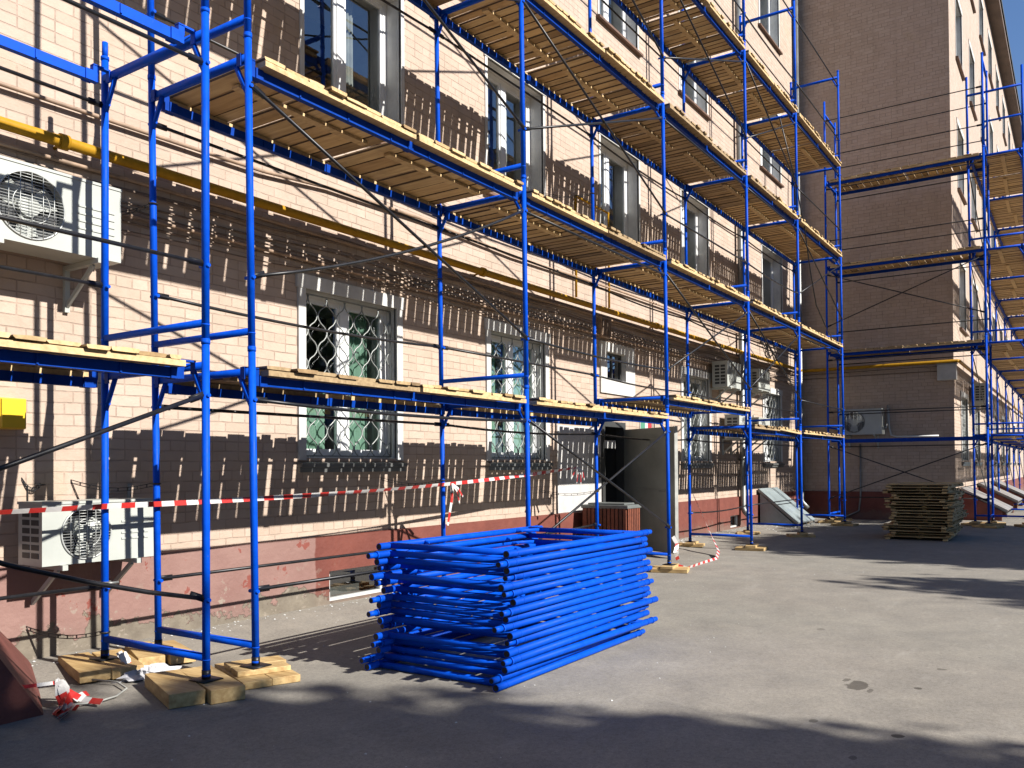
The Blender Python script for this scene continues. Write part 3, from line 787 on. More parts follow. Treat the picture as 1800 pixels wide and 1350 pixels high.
# ---- right scaffold
SR = thing('scaffold', 'blue scaffold at the far right along the sunlit wing facade', 'scaffold', (24, -2.9, GZ)); world(SR)
XR = [17.62, 20.87, 24.12, 27.4, 30.6, 33.9, 37.2]; YI, YO = YR - .5, YR - 1.53
def leanr(X, z): return X - .055 * z if X < 18 else X - .01 * z
for i, X in enumerate(XR):
    for n in range(5 if i else 4):
        lo = LO0 + 2 * n
        frame_mesh(lambda z, X=X: (leanr(X, z), YO, z), lambda z, X=X: (leanr(X, z), YI, z), lo, lo + 2).build('frame', M['blue'], SR, True)
    q = MB()
    for y in (YO, YI): q = MB(); base_jack(q, (leanr(X, LO0), y), LO0); q.build('base_jack', M['black'], SR, True)
    if i == 0:
        q = MB(); zt_ = LO0 + 8
        for y in (YO, YI): q.tube((leanr(X, zt_), y, zt_), (leanr(X, zt_ + 1.6), y, zt_ + 1.6), TR)
        q.bar((leanr(X, zt_ + 1.2), YO, zt_ + 1.2), (leanr(X, zt_ + 1.2), YI, zt_ + 1.2), .038, .038); q.build('guard_post', M['blue'], SR, True)
for i in range(6):
    for n in range(4):
        zl, zh = ZB + 2 * n + CL, ZT + 2 * n + CH
        q = MB(); rail(q, (leanr(XR[i], zh), YI, zh), (leanr(XR[i + 1], zl), YI, zl), .012); rail(q, (leanr(XR[i], zl), YO, zl), (leanr(XR[i + 1], zl), YO, zl), .012)
        rail(q, (leanr(XR[i], zh), YO, zh), (leanr(XR[i + 1], zh), YO, zh), .012); q.build('guard_rail', M['black'], SR, True)
        z = ZT + 2 * n - .052; q = MB(); a, b_ = leanr(XR[i], z), leanr(XR[i + 1], z)
        for y in (YO + .055, YI - .06): deck_beam(q, (a, y, z), (b_, y, z))
        q.build('deck_beam', M['blue_shaded'], SR)
        L = (b_ - a - .14) / 2
        for s_ in range(2):
            panel('deck_panel', 'plank deck panel, %s half of %s bay, %s level of the far right scaffold' % (('near', 'far')[s_], ORD[i], LEV[n]), 'plank deck panels on the far right scaffold',
                  a + .07 + L * (s_ + .5), (YO + YI) / 2 - .02, z + .068, L - .03, WD + .08, 'x', 'wood', .13, rr)

# ------------------------------------------------------------------ timber blocks under the poles
def pad(x, y, who, rot=0.0, low=2, wlow=.19, llow=.5, top=1, seed=0, gzv=None, offs=(0, 0)):
    rn = random.Random(seed * 7 + 3); z0 = gz(y) if gzv is None else gzv
    tot = (LO0 - .016) - z0; h1 = tot * .55 if top else tot - .003; h2 = tot - h1 - .004
    ca, sa = math.cos(rot), math.sin(rot)
    def put(lx, ly, z, L, w_, h, lab):
        m = MB(); m.box(-w_ / 2, w_ / 2, -L / 2, L / 2, 0, h)
        o = m.build('timber_block', M['block'], bevel=.004); o.location = (x + offs[0] + lx * ca - ly * sa, y + offs[1] + lx * sa + ly * ca, z); o.rotation_euler = (0, 0, rot + rn.uniform(-.06, .06) + (PI / 2 if lab[0] == 'u' else 0))
        tag(o, lab + ' timber block under ' + who, 'timber block', 'timber blocks under the scaffold poles')
    nm = {1: ['lower'], 2: ['lower left', 'lower right'], 3: ['lower left', 'lower middle', 'lower right']}[low]
    for k in range(low): put((k - (low - 1) / 2) * (wlow + .006), rn.uniform(-.03, .03), z0 + .002, llow * rn.uniform(.92, 1.08), wlow, h1, nm[k])
    for k in range(top): put(rn.uniform(-.03, .03), (k - (top - 1) / 2) * .18 + rn.uniform(-.02, .02), z0 + .003 + h1, .36 * rn.uniform(.9, 1.2), .16, h2, 'upper' if top == 1 else ('upper front', 'upper back')[k])
pad(XL[0], -.035, 'the front pole of the left scaffold', -.38, 2, .2, .62, 0, 1, offs=(-.025, .10))
pad(XL[0], WD, 'the rear pole of the left scaffold', -.36, 2, .19, .6, 0, 2, offs=(-.03, .0))
nth = ['leftmost', 'second', 'third', 'fourth', 'fifth', 'last']
for i, X in enumerate(XF):
    pad(lean(X, LO0), 0, 'the %s front pole of the long scaffold' % nth[i], -.39 if i == 0 else rr.uniform(-.3, .5), 2, .18, .62 if i == 0 else .48, 2 if i == 0 else 1, 10 + i, offs=(.06, .07) if i == 0 else (0, 0))
    pad(lean(X, LO0), WD, 'the %s rear pole of the long scaffold' % nth[i], -.36 if i == 0 else rr.uniform(-.3, .5), 2, .17, .55 if i == 0 else .42, 0 if i == 0 else 1, 20 + i)
for (x, y, s_, w_) in ((XO, YA, 31, 'the near left pole of the wing scaffold'), (XI, YA, 32, 'the far left pole of the wing scaffold'), (XO, YB, 33, 'the near right pole of the wing scaffold'), (XI, YB, 34, 'the far right pole of the wing scaffold')):
    pad(x, y, w_, rr.uniform(-.5, .5), 2, .18, .5, 1, s_, gzv=GZ)
for i, X in enumerate(XR[:4]):
    for y, w_ in ((YI, 'rear'), (YO, 'front')): pad(leanr(X, LO0), y, 'the %s %s pole of the far right scaffold' % (ORD[i], w_), rr.uniform(-.5, .5), 2, .18, .5, 1, 40 + i * 2 + (w_ == 'rear'), gzv=GZ)

# ------------------------------------------------------------------ pile of loose frames
rs = random.Random(21)
NS = 17
def loose_frame(k):
    # lies flat: legs along x, bars along y; local origin at the frame's near left corner
    m = MB(); L = 2.0; r_ = TR
    flip = k % 2
    for y in (0, WD):
        m.tube((0, y, 0), (L, y, 0), r_, 12)
        e = 0 if flip else L; g_ = -1 if flip else 1
        m.tube((e, y, 0), (e + g_ * .075, y, 0), .019, 12)
        m.tube((e - g_ * .012, y, 0), (e + g_ * .004, y, 0), r_ + .003, 12)
        m.cur = 1; m.tube((e + g_ * .0745, y, 0), (e + g_ * .0756, y, 0), .0155, 12); m.tube((L - e - g_ * .0006 + 0, y, 0), (L - e + g_ * .0004 - g_ * .0012, y, 0), .0195, 12); m.cur = 0  # black end discs paint in the darkness inside the hollow tubes
        m.tube((e - g_ * .10, y, 0), (e - g_ * .094, y, 0), r_ + .002, 12); m.tube((L - e + g_ * .10, y, 0), (L - e + g_ * .106, y, 0), r_ + .002, 12)
    xb = .117 if not flip else L - .117; xt = L - .14 if not flip else .14
    m.bar((xb, 0, 0), (xb, WD, 0), .04, .036); m.bar((xt, 0, 0), (xt, WD, 0), .046, .036)
    g_ = -1 if not flip else 1
    for y, s_ in ((0, 1), (WD, -1)):
        m.bar((xt, y + s_ * .13, 0), (xt + g_ * .24, y, 0), .02, .026)
        for xx in (.46, 1.68): m.tube((xx if not flip else L - xx, y - .0 * s_, -.0), (xx if not flip else L - xx, y + s_ * .06, 0), .011, 8)
    return m
z = gz(-.9) + TR + .003
for k in range(NS):
    o = loose_frame(k).build('loose_frame', [M['blue'], M['black']], None, True)
    ox = .665 + rs.uniform(-.075, .085) - (.05 if k < 4 else 0) + (.03 if k % 2 else 0); oy = -1.49 + rs.uniform(-.03, .03)
    o.location = (ox, oy, z); o.rotation_euler = (0, 0, rs.uniform(-.022, .022))
    z += .0475 + rs.uniform(.0005, .0025) 
    pos = 'lowest' if k == 0 else 'topmost' if k == NS - 1 else ORD[NS - 1 - k] + ' from the top' if k > NS // 2 else ORD[k] + ' from the bottom'
    tag(o, 'blue tubular frame lying in the pile on the asphalt, %s' % pos, 'scaffold frame', 'loose scaffold frames piled on the asphalt')

# ------------------------------------------------------------------ pile of spare deck panels
NP = 19; z = GZ + .04
rp = random.Random(8)
for k in range(NP):
    pos = 'lowest' if k == 0 else 'topmost' if k == NP - 1 else ORD[NP - 1 - k] + ' from the top' if k > NP // 2 else ORD[k] + ' from the bottom'
    t = panel('spare_deck_panel', 'spare plank panel in the pile before the shaded wall, %s' % pos, 'spare deck panels piled before the shaded wall',
          13.75 + rp.uniform(-.06, .06), -1.98 + rp.uniform(-.07, .07), z, 1.62 + rp.uniform(-.06, .06), 1.0 + rp.uniform(-.05, .05), 'x', 'block', .14, rp, gap=(.002, .008))
    t.rotation_euler = (0, 0, rp.uniform(-.05, .05))
    z += .0515
# ------------------------------------------------------------------ air conditioners
def ac_unit(label, x, y, z, w_, h, d=.3, rotz=0.0, back=.16, vents=True):
    """x,y: middle of the unit's back at the bracket end; front faces local -y"""
    t = thing('air_conditioner', label, 'air conditioner', (x, y, z), 'outdoor air conditioner units on the walls', rotz)
    yf = -back - d; yb = -back; m = MB(); fx = -w_ * .5 + w_ * .37; R = min(h * .43, w_ * .33); cz = h * .5
    # casing without front, front plate with a round opening
    m.quad((-w_ / 2, yf, 0), (-w_ / 2, yf, h), (-w_ / 2, yb, h), (-w_ / 2, yb, 0)); m.quad((w_ / 2, yf, h), (w_ / 2, yf, 0), (w_ / 2, yb, 0), (w_ / 2, yb, h))
    m.quad((-w_ / 2, yf, h), (w_ / 2, yf, h), (w_ / 2, yb, h), (-w_ / 2, yb, h)); m.quad((w_ / 2, yf, 0), (-w_ / 2, yf, 0), (-w_ / 2, yb, 0), (w_ / 2, yb, 0)); m.quad((w_ / 2, yb, 0), (-w_ / 2, yb, 0), (-w_ / 2, yb, h), (w_ / 2, yb, h))
    n = 40; xa, xb = -w_ / 2, fx + h * .5 if fx + h * .5 < w_ / 2 else w_ / 2 - .02
    def edge(t_):
        c, s_ = math.cos(t_), math.sin(t_); hx0, hx1, hz = fx - xa, xb - fx, h / 2
        k = min((hx1 / c) if c > 1e-6 else (hx0 / -c) if c < -1e-6 else 1e9, (hz / abs(s_)) if abs(s_) > 1e-6 else 1e9)
        return (fx + c * k, yf, cz + s_ * k)
    angs = sorted([2 * PI * i / n for i in range(n)] + [math.atan2(sz * h / 2, sx) % (2 * PI) for sx in (xb - fx, xa - fx) for sz in (1, -1)])
    for i in range(len(angs)):
        a, b_ = angs[i], angs[(i + 1) % len(angs)]
        ia = (fx + R * math.cos(a), yf, cz + R * math.sin(a)); ib = (fx + R * math.cos(b_), yf, cz + R * math.sin(b_))
        m.quad(ia, edge(a), edge(b_), ib)
        m.quad(ia, ib, (ib[0], yf + .06, ib[2]), (ia[0], yf + .06, ia[2]))
    m.quad((xb, yf, 0), (w_ / 2, yf, 0), (w_ / 2, yf, h), (xb, yf, h))
    m.box(-w_ / 2 - .006, w_ / 2 + .006, yf - .006, yb + .006, h + .0005, h + .018)      # lid
    if xb < w_ / 2 - .1:
        for k in range(4): m.box(xb + .05, w_ / 2 - .05, yf - .006, yf - .0005, h * (.35 + .1 * k), h * (.35 + .1 * k) + .012)
    m.build('casing', M['acwhite'], t)
    m = MB(); m.obox((fx, yf + .07, cz), (R * .99, 0, 0), (0, .004, 0), (0, 0, R * .99)); m.build('backing', M['acdark'], t)
    m = MB()
    for k in range(3):
        a = k * 2 * PI / 3 + .5; pts = []
        for s_ in (-.42, 0, .42): pts.append((fx + R * .9 * math.cos(a + s_), yf + .05 + .02 * s_, cz + R * .9 * math.sin(a + s_)))
        inn = [(fx + R * .3 * math.cos(a + s_), yf + .045 + .02 * s_, cz + R * .3 * math.sin(a + s_)) for s_ in (.8, 0, -.8)]
        m.add(pts + inn, [(0, 1, 4, 5), (1, 2, 3, 4)])
    m.tube((fx, yf + .055, cz), (fx, yf + .02, cz), R * .32, 24); m.build('fan', M['acwhite'], t)
    m = MB()
    nb = int(2 * R / .019)
    for k in range(1, nb):
        zz = cz - R + 2 * R * k / nb; xx = math.sqrt(max(0, R * R - (zz - cz) ** 2))
        m.bar((fx - xx, yf - .008, zz), (fx + xx, yf - .008, zz), .003, .0035)
    for k in range(1, 6):
        xx = -R + 2 * R * k / 6; zz = math.sqrt(R * R - xx * xx); m.bar((fx + xx, yf - .013, cz - zz), (fx + xx, yf - .013, cz + zz), .004, .004, (0, 1, 0))
    m.ring((fx, yf - .006, cz), (0, 1, 0), R, .006, 40, 5); m.ring((fx, yf - .010, cz), (0, 1, 0), R * .55, .003, 32, 4)
    m.build('fan_grille', M['acwire'], t, True)
    if vents:
        m = MB()
        for a in range(2):
            for k in range(6):
                ya = yf + d * (.14 + .38 * a); m.box(-w_ / 2 - .003, -w_ / 2 + .004, ya, ya + d * .3, h * (.12 + .135 * k), h * (.12 + .135 * k) + h * .09)
        m.build('side_vent', M['acdark'], t)
    for s_ in (-1, 1):
        m = MB(); xx = s_ * w_ * .33
        m.box(xx - .018, xx + .018, yf - .03, 0, -.035, -.001); m.bar((xx, -.005, -.30), (xx, yf + .06, -.036), .02, .03); m.box(xx - .018, xx + .018, -.03, 0, -.33, -.036); m.build('bracket', M['acwhite'], t)
    m = MB(); m.path([(w_ / 2, yb - .08, h * .3), (w_ / 2 + .05, yb - .05, h * .25), (w_ / 2 + .06, yb + .02, h * .5), (w_ / 2 + .05, -.03, h * 1.0), (w_ / 2 + .06, -.02, h + .12)], .016, 8); m.build('pipe', M['cream'], t, True)
    return t
ac_unit('white air conditioner low on the wall behind the left scaffold poles', -.30, YW, .455, .80, .40, .30, back=.12)
ac_unit('large white air conditioner high on the wall beside the yellow pipe', -.645, YW, 2.53, .98, .50, .30, back=.12)
ac_unit('upper air conditioner nearest the grille window beyond the entrance door', 12.62, YW, 2.6, .78, .48, .3, back=.1)
ac_unit('upper air conditioner just right of the grey drainpipe', 14.52, YW, 2.68, .78, .42, .3, back=.1)
ac_unit('lower air conditioner left of the drainpipe, below another unit', 13.26, YW, 1.63, .74, .46, .3, back=.1)
ac_unit('lower air conditioner right of the drainpipe, below another unit', 14.5, YW, 1.66, .78, .42, .3, back=.1)
ac_unit('air conditioner on the shaded wing wall with a white hose', XW, .07, 1.82, 1.0, .6, .34, -PI / 2, back=.15)
ac_unit('air conditioner high on the sunlit right facade beside its window', 22.3, YR, 2.7, .8, .5, .3, back=.1)

# ------------------------------------------------------------------ pipes and cables on the walls
def zpipe(x): return 3.375 + .006 * x
t = thing('gas_pipe', 'yellow gas pipe running along the facades above the ground floor', 'pipe', (0, YW, 3.4)); world(t)
m = MB(); m.path([(-12, YW - .12, zpipe(-12)), (0, YW - .12, zpipe(0)), (9, YW - .12, zpipe(9)), (XW - .2, YW - .12, zpipe(18.5)), (XW - .12, YW - .14, zpipe(18.6)), (XW - .12, YW - .25, zpipe(18.6)), (XW - .12, YR - .05, zpipe(18.6)), (XW - .05, YR - .12, zpipe(18.7)), (XW + .1, YR - .12, zpipe(18.7)), (70, YR - .12, zpipe(18.7))], .041, 12); m.build('main_pipe', M['yellow'], t, True)
for x in (7.0, 8.02):
    m = MB(); m.path([(x, YW - .05, 3.5), (x, YW - .05, 4.95)], .018, 8); m.ring((x, YW - .05, 4.85), (0, 0, 1), .02, .006, 14, 5); m.build('riser', M['yellow'], t, True)
m = MB(); m.path([(7.0, YW - .05, 4.95), (7.3, YW - .05, 4.95), (8.02, YW - .05, 4.95)], .016, 8); m.build('riser', M['yellow'], t, True)
for x in (-.4, 4.62, 9.6):
    m = MB(); m.tube((x - .03, YW - .12, zpipe(x)), (x + .03, YW - .12, zpipe(x)), .055, 12); m.tube((x, YW - .12, zpipe(x)), (x, YW, zpipe(x) - .02), .012, 8); m.build('pipe_collar', M['yellow'], t, True)
m = MB(); m.path([(-12, YW - .045, 3.62), (-.8, YW - .045, 3.66), (.3, YW - .04, 3.68), (1.4, YW - .05, 3.70), (2.2, YW - .045, 3.77), (3.6, YW - .05, 3.80), (5.4, YW - .045, 3.76), (8.5, YW - .05, 3.82), (13, YW - .05, 3.86), (18.6, YW - .05, 3.9)], .017, 8)
tag(m.build('thin_pipe', M['brownpipe'], None, True), 'thin brown pipe running above the yellow gas pipe', 'pipe')
for z0_, lab_ in ((3.27, 'thin peach painted pipe just below the yellow gas pipe'), (3.0, 'thin peach painted pipe low among the wall cables')):
    m = MB(); m.path([(-12, YW - .05, z0_)] + [(x_, YW - .045, z0_ + .006 * x_ + .008 * math.sin(x_ * 1.1)) for x_ in range(-3, 19, 2)] + [(18.6, YW - .05, z0_ + .11)], .016, 8)
    tag(m.build('thin_pipe', M['brownpipe'], None, True), lab_, 'pipe')
rc = random.Random(17)
for k in range(8):
    z0 = 3.27 - k * .052 + rc.uniform(-.012, .012); pts = []; x = -12.0; ph = rc.uniform(0, 6)
    while x < 18.65:
        pts.append((x, YW - .022 - .012 * (k % 3), z0 + .0105 * x + .022 * math.sin(x * 1.3 + ph) * (1 if k % 2 else .6) - .012 * math.sin(x * 3.1 + ph * 2))); x += .45
    m = MB(); m.path(pts, rc.choice([.006, .008, .011]), 6)
    tag(m.build('wall_cable', M['cable'], None, True), 'brown cable strung under the yellow gas pipe, %s' % ('topmost of the bundle' if k == 0 else 'lowest of the bundle' if k == 7 else ORD[k] + ' from the top of the bundle'), 'cable', 'cables strung under the gas pipe')
for k in range(3):
    z0 = 3.5 - k * .11; m = MB(); m.path([(XW - .02, YW - .03, z0), (XW - .025, .3, z0 - .01 + .01 * k), (XW - .02, -1.0, z0 + .01), (XW - .02, YR, z0)], .009, 6)
    tag(m.build('wall_cable', M['cable'], None, True), 'thin cable along the shaded wing wall, %s below its yellow pipe' % ORD[k], 'cable', 'cables on the wing wall')
t = thing('drainpipe', 'grey zinc drainpipe running down the facade between the air conditioners', 'drainpipe', (13.95, YW - .1, 0)); world(t)
m = MB(); m.path([(13.95, YW - .1, 18.6), (13.95, YW - .1, .2), (13.95, YW - .14, .12), (13.95, YW - .26, .0)], .06, 12); m.build('pipe', M['drain'], t, True)
for z in (1.2, 3.4, 5.6, 8, 11): 
    m = MB(); m.tube((13.95, YW - .1, z), (13.95, YW - .1, z + .04), .067, 12); m.tube((13.95, YW - .1, z + .02), (13.95, YW, z + .02), .01); m.build('bracket', M['drain'], t, True)
t = thing('drainpipe', 'grey drainpipe standing in the inner corner beside the wing', 'drainpipe', (18.45, YW - .1, 0)); world(t)
m = MB(); m.path([(18.45, YW - .1, 18.6), (18.45, YW - .1, .2), (18.45, YW - .14, .12), (18.45, YW - .26, .0)], .06, 12); m.build('pipe', M['drain'], t, True)
# boxes
t = thing('meter_box', 'bright yellow meter box on the brick wall at the left edge', 'meter box', (-.72, YW, 1.36)); world(t)
m = MB(); m.box(-.82, -.655, YW - .13, YW, 1.355, 1.56); m.build('box', M['yellowbox'], t, bevel=.006)
m = MB(); m.box(-.815, -.66, YW - .142, YW - .1305, 1.36, 1.555); m.build('door', M['yellowbox'], t, bevel=.004)
t = thing('junction_box', 'grey metal box on the wing corner under the yellow pipe', 'junction box', (XW, -1.8, 3.05)); world(t)
m = MB(); m.box(XW - .2, XW, -2.0, -1.6, 3.05, 3.42); m.build('box', M['greyplaster'], t, bevel=.01)
m = MB(); m.box(XW - .225, XW, -2.02, -1.58, 3.4205, 3.44); m.build('lid', M['drain'], t)
t = thing('cable_box', 'rusty slatted cable box hanging below the yellow gas pipe', 'cable box', (7.9, YW, 3.02)); world(t)
m = MB(); m.box(7.68, 7.98, YW - .1, YW, 3.02, 3.32); m.build('box', M['brownpipe'], t, bevel=.006)
m = MB()
for k in range(6): m.box(7.70 + k * .047, 7.70 + k * .047 + .02, YW - .112, YW - .1005, 3.04, 3.3)
m.build('slats', M['cable'], t)
t = thing('notice_plate', 'small green and red plate above the open grey door', 'sign', (9.3, YW, 1.72)); world(t)
m = MB(); m.box(9.16, 9.62, YW - .012, YW - .001, 1.68, 1.84); m.build('plate', M['white'], t)
m = MB(); m.box(9.18, 9.34, YW - .016, YW - .0125, 1.69, 1.83); m.build('green_field', M['sign_green'], t)
m = MB(); m.box(9.46, 9.60, YW - .016, YW - .0125, 1.69, 1.83); m.build('red_field', M['sign_red'], t)
# dark bundle under the second deck near the corner
m = MB(); rb = random.Random(4)
for k in range(9):
    pts = [(15.3 + rb.uniform(-.1, .1), YW - .08, 4.1 + rb.uniform(-.1, .1))]
    for q_ in range(5): pts.append((pts[-1][0] + rb.uniform(.0, .35), YW - .05 - rb.uniform(0, .12), pts[-1][2] + rb.uniform(-.22, .12)))
    m.path(pts, .014, 6)
tag(m.build('cable_coil', M['black'], None, True), 'tangled black cable coil on the wall under the second deck', 'cable')
m = MB(); m.path([(11.7, .02, 7.3), (12.6, .0, 6.4), (13.2, -.01, 5.6), (13.5, -.02, 4.9), (14.0, 0, 4.3), (14.9, .0, 3.9), (15.6, .02, 3.75)], .012, 8)
tag(m.build('hanging_cable', M['black'], None, True), 'black cable hanging loose from the upper decks of the scaffold', 'cable')
m = MB(); m.path([(XW - .03, -.5, 2.45), (XW - .05, -.52, 2.0), (XW - .04, -.56, 1.8), (XW - .05, -.7, 1.76), (XW - .04, -1.6, 1.76)], .022, 8)
tag(m.build('white_hose', M['white'], None, True), 'white hose leading along the shaded wall from the air conditioner', 'hose')
m = MB(); m.path([(XW - .04, .15, 1.6), (XW - .04, .16, .3), (XW - .05, .2, -.05), (XW - .08, .5, -.2), (XW - .1, .95, -.17)], .022, 8)
tag(m.build('grey_hose', M['drain'], None, True), 'grey hose curving down the shaded wall to the ground', 'hose')

# ------------------------------------------------------------------ litter bin, canopies, parapet
t = thing('litter_bin', 'red brown slatted litter bin with grey top beside the door', 'litter bin', (7.2, 1.05, gz(1.0))); world(t)
bx0, bx1, by0, by1, bz0, bz1 = 6.95, 7.33, .78, 1.45, gz(1.0), .50
m = MB()
n = 7
for k in range(n):
    a = bx0 + (bx1 - bx0) * k / n
    m.box(a + .004, a + (bx1 - bx0) / n - .012, by0 - .02, by0, bz0 + .05, bz1); m.box(a + .004, a + (bx1 - bx0) / n - .012, by1, by1 + .02, bz0 + .05, bz1)
n = 11
for k in range(n):
    a = by0 + (by1 - by0) * k / n
    m.box(bx0 - .02, bx0, a + .004, a + (by1 - by0) / n - .012, bz0 + .05, bz1); m.box(bx1, bx1 + .02, a + .004, a + (by1 - by0) / n - .012, bz0 + .05, bz1)
m.build('slats', M['slat'], t)
m = MB(); m.box(bx0 + .005, bx1 - .005, by0 + .005, by1 - .005, bz0 + .03, bz1 - .03)
for a in (bx0, bx1 - .03):
    for b_ in (by0, by1 - .03): m.box(a, a + .03, b_, b_ + .03, bz0, bz0 + .029)
m.build('liner', M['frame_dark'], t)
m = MB(); m.box(bx0 - .03, bx1 + .03, by0 - .03, by1 + .03, bz1 + .002, bz1 + .05); m.box(bx0 + .03, bx1 - .03, by0 + .05, by1 - .05, bz1 + .0505, bz1 + .075); m.build('top', M['bintop'], t, bevel=.008)

def canopy(label, x0, x1, yw, yo, zw, zo, mat, side):
    t = thing('basement_canopy', label, 'canopy', ((x0 + x1) / 2, yw, GZ), 'sloped canopies over the basement pits'); world(t)
    m = MB(); d = Vector((0, yo - yw, zo - zw)); nrm = Vector((0, -d.z, d.y)).normalized() * .02
    c = Vector(((x0 + x1) / 2, (yw + yo) / 2, (zw + zo) / 2))
    m.obox(c, ((x1 - x0) / 2, 0, 0), d / 2, nrm); m.build('sheet', mat, t)
    m = MB()
    for x in (x0 + .03, (x0 + x1) / 2, x1 - .03): m.bar((x, yw, zw - .04), (x, yo, zo - .04), .03, .03)
    m.bar((x0, yo + .02, zo - .075), (x1, yo + .02, zo - .075), .03, .03); m.build('rafter', M['drain'], t)
    for x in (x0 + .06, x1 - .06):
        m = MB(); g_ = -.28
        yi = yw - .04; yy = yo + .12
        zi = zw - .07 + (zo - zw) * .04; zz = zo + (zw - zo) * .10 - .07
        m.add([(x - .05, yi, g_), (x - .05, yy, g_), (x - .05, yy, zz), (x - .05, yi, zi), (x + .05, yi, g_), (x + .05, yy, g_), (x + .05, yy, zz), (x + .05, yi, zi)],
              [(0, 1, 2, 3), (7, 6, 5, 4), (0, 4, 5, 1), (1, 5, 6, 2), (2, 6, 7, 3), (3, 7, 4, 0)])
        m.build('side_wall', side, t)
    return t
canopy('blue grey sheet canopy sloping to the ground by the inner corner', 15.15, 16.55, YW - .036, .72, .56, -.17, M['canopy'], M['canopy'])
canopy('grey canopy on red walls nearest the wing corner', 19.5, 21.3, YR - .036, YR - 1.0, .50, -.02, M['roofgrey'], M['redbrick'])
canopy('grey canopy on red walls, the middle one along the right facade', 23.6, 25.4, YR - .036, YR - 1.0, .55, .05, M['roofgrey'], M['redbrick'])
canopy('grey canopy on red walls, the farthest along the right facade', 28.0, 30.0, YR - .036, YR - 1.0, .55, .05, M['roofgrey'], M['redbrick'])

m = MB(); zb = -.3
P_ = [(-.52, YW - .036, zb), (-1.10, .36, zb), (-6, .36, zb), (-6, YW - .036, zb), (-1.16, YW - .036, .50), (-1.62, .36, .50), (-6, .36, .5), (-6, YW - .036, .5)]
m.add(P_, [(0, 4, 5, 1), (1, 5, 6, 2), (4, 7, 6, 5), (0, 3, 7, 4)])
tag(m.build('stair_parapet', M['maroon']), 'dark maroon sloping concrete parapet at the lower left corner', 'parapet')

# ------------------------------------------------------------------ barrier tape and litter
def tape(name, label, pts, wdt=.037, period=.2, vert=True, parent=None):
    pts = [Vector(p) for p in pts]; me = bpy.data.meshes.new(name); v = []; f = []; us = []
    # resample
    out = [pts[0]]
    for a, b_ in zip(pts, pts[1:]):
        n = max(1, int((b_ - a).length / .05))
        for k in range(1, n + 1): out.append(a.lerp(b_, k / n))
    s = 0; rn = random.Random(len(out))
    for i, p_ in enumerate(out):
        if i: s += (p_ - out[i - 1]).length
        d = (out[min(i + 1, len(out) - 1)] - out[max(i - 1, 0)]).normalized()
        tw = .55 * math.sin(s * 1.7 + len(out)) + .2
        side = d.cross(Vector((0, 1, .01))).normalized() if vert else d.cross(Vector((0, 0, 1))).normalized()
        nn_ = d.cross(side)
        u = side * math.cos(tw) + nn_ * math.sin(tw)
        v += [p_ + u * wdt / 2, p_ - u * wdt / 2]; us.append(s / period)
    for i in range(len(out) - 1): f.append((2 * i, 2 * i + 1, 2 * i + 3, 2 * i + 2))
    me.from_pydata(v, [], f); me.materials.append(M['tape'])
    uv = me.uv_layers.new(name='stripe')
    for p_ in me.polygons:
        for li in p_.loop_indices:
            uv.data[li].uv = (us[me.loops[li].vertex_index // 2], me.loops[li].vertex_index % 2)
    o = bpy.data.objects.new(name, me); COL.objects.link(o)
    sm = o.modifiers.new('thick', 'SOLIDIFY'); sm.thickness = .0006
    if parent: o.parent = parent
    elif label: tag(o, label, 'barrier tape')
    return o
def sagged(a, b_, sag, n=14):
    a = Vector(a); b_ = Vector(b_); return [a.lerp(b_, k / n) - Vector((0, 0, sag * 4 * (k / n) * (1 - k / n))) for k in range(n + 1)]
yt = WD - .05
t1 = tape('barrier_tape', 'red and white barrier tape stretched between the scaffold poles', sagged((-3.6, yt, .86), (-.375, yt - .02, .84), .02) + sagged((-.375, yt - .02, .84), (.03, yt - .02, .84), .0, 3)[1:] + sagged((.03, yt - .02, .84), (3.3, yt, .915), .015)[1:] + sagged((3.3, yt, .915), (5.95, yt + .02, 1.07), .01)[1:])
for k, (dx, dz) in enumerate(((-.10, -.42), (.10, -.20), (-.05, -.22), (.16, -.14))):
    tape('loose_end', None, [(3.33, yt, .915), (3.33 + dx * .4, yt - .03, .915 + dz * .35), (3.33 + dx, yt - .02, .915 + dz)], .03, .2, True, t1)
for k, (dx, dz) in enumerate(((-.06, -.2), (.05, -.27), (.14, -.16), (-.2, -.14))):
    tape('loose_end', None, [(5.95, yt, 1.07), (5.95 + dx * .6, yt - .03, 1.07 + dz * .3), (5.95 + dx, yt - .02, 1.07 + dz)], .035, .2, True, t1)
tape('barrier_tape', 'red and white tape sagging from the fourth pole down to the asphalt', [(9.86, .99, .62), (9.7, .8, .35), (9.35, .5, .02), (8.75, .15, -.19), (8.2, -.02, -.25), (7.6, -.05, -.252), (6.9, -.1, -.25), (6.7, -.05, -.2)], .05, .22)
tape('barrier_tape', 'short torn tape knotted low on the third front pole', [(6.62, -.03, .18), (6.68, -.06, .08), (6.6, -.07, -.02), (6.7, -.06, -.12)], .05, .22)
def bundle(label, c, n, ln, seed, dirs):
    rn = random.Random(seed); root = None
    for k in range(n):
        a = rn.uniform(*dirs); p = Vector(c) + Vector((rn.uniform(-.04, .04), rn.uniform(-.04, .04), rn.uniform(0, .02))); pts = [p.copy()]
        L = ln * rn.uniform(.5, 1.1); m_ = 6
        for q_ in range(1, m_ + 1):
            a += rn.uniform(-.55, .55); p = p + Vector((math.cos(a), math.sin(a), 0)) * L / m_
            p.z = max(gz(p.y) + .006 + .004 * k, c[2] + .03 * rn.random() - (c[2] - gz(p.y)) * min(1, q_ / 2.5)); pts.append(p.copy())
        o = tape('tape_bundle' if root is None else 'strip', label if root is None else None, pts, .038, .17, False, root)
        if root is None: root = o
bundle('torn red and white tape strips bunched at the parapet foot', (-1.0, .46, -.13), 9, .40, 3, (-2.0, -.2))
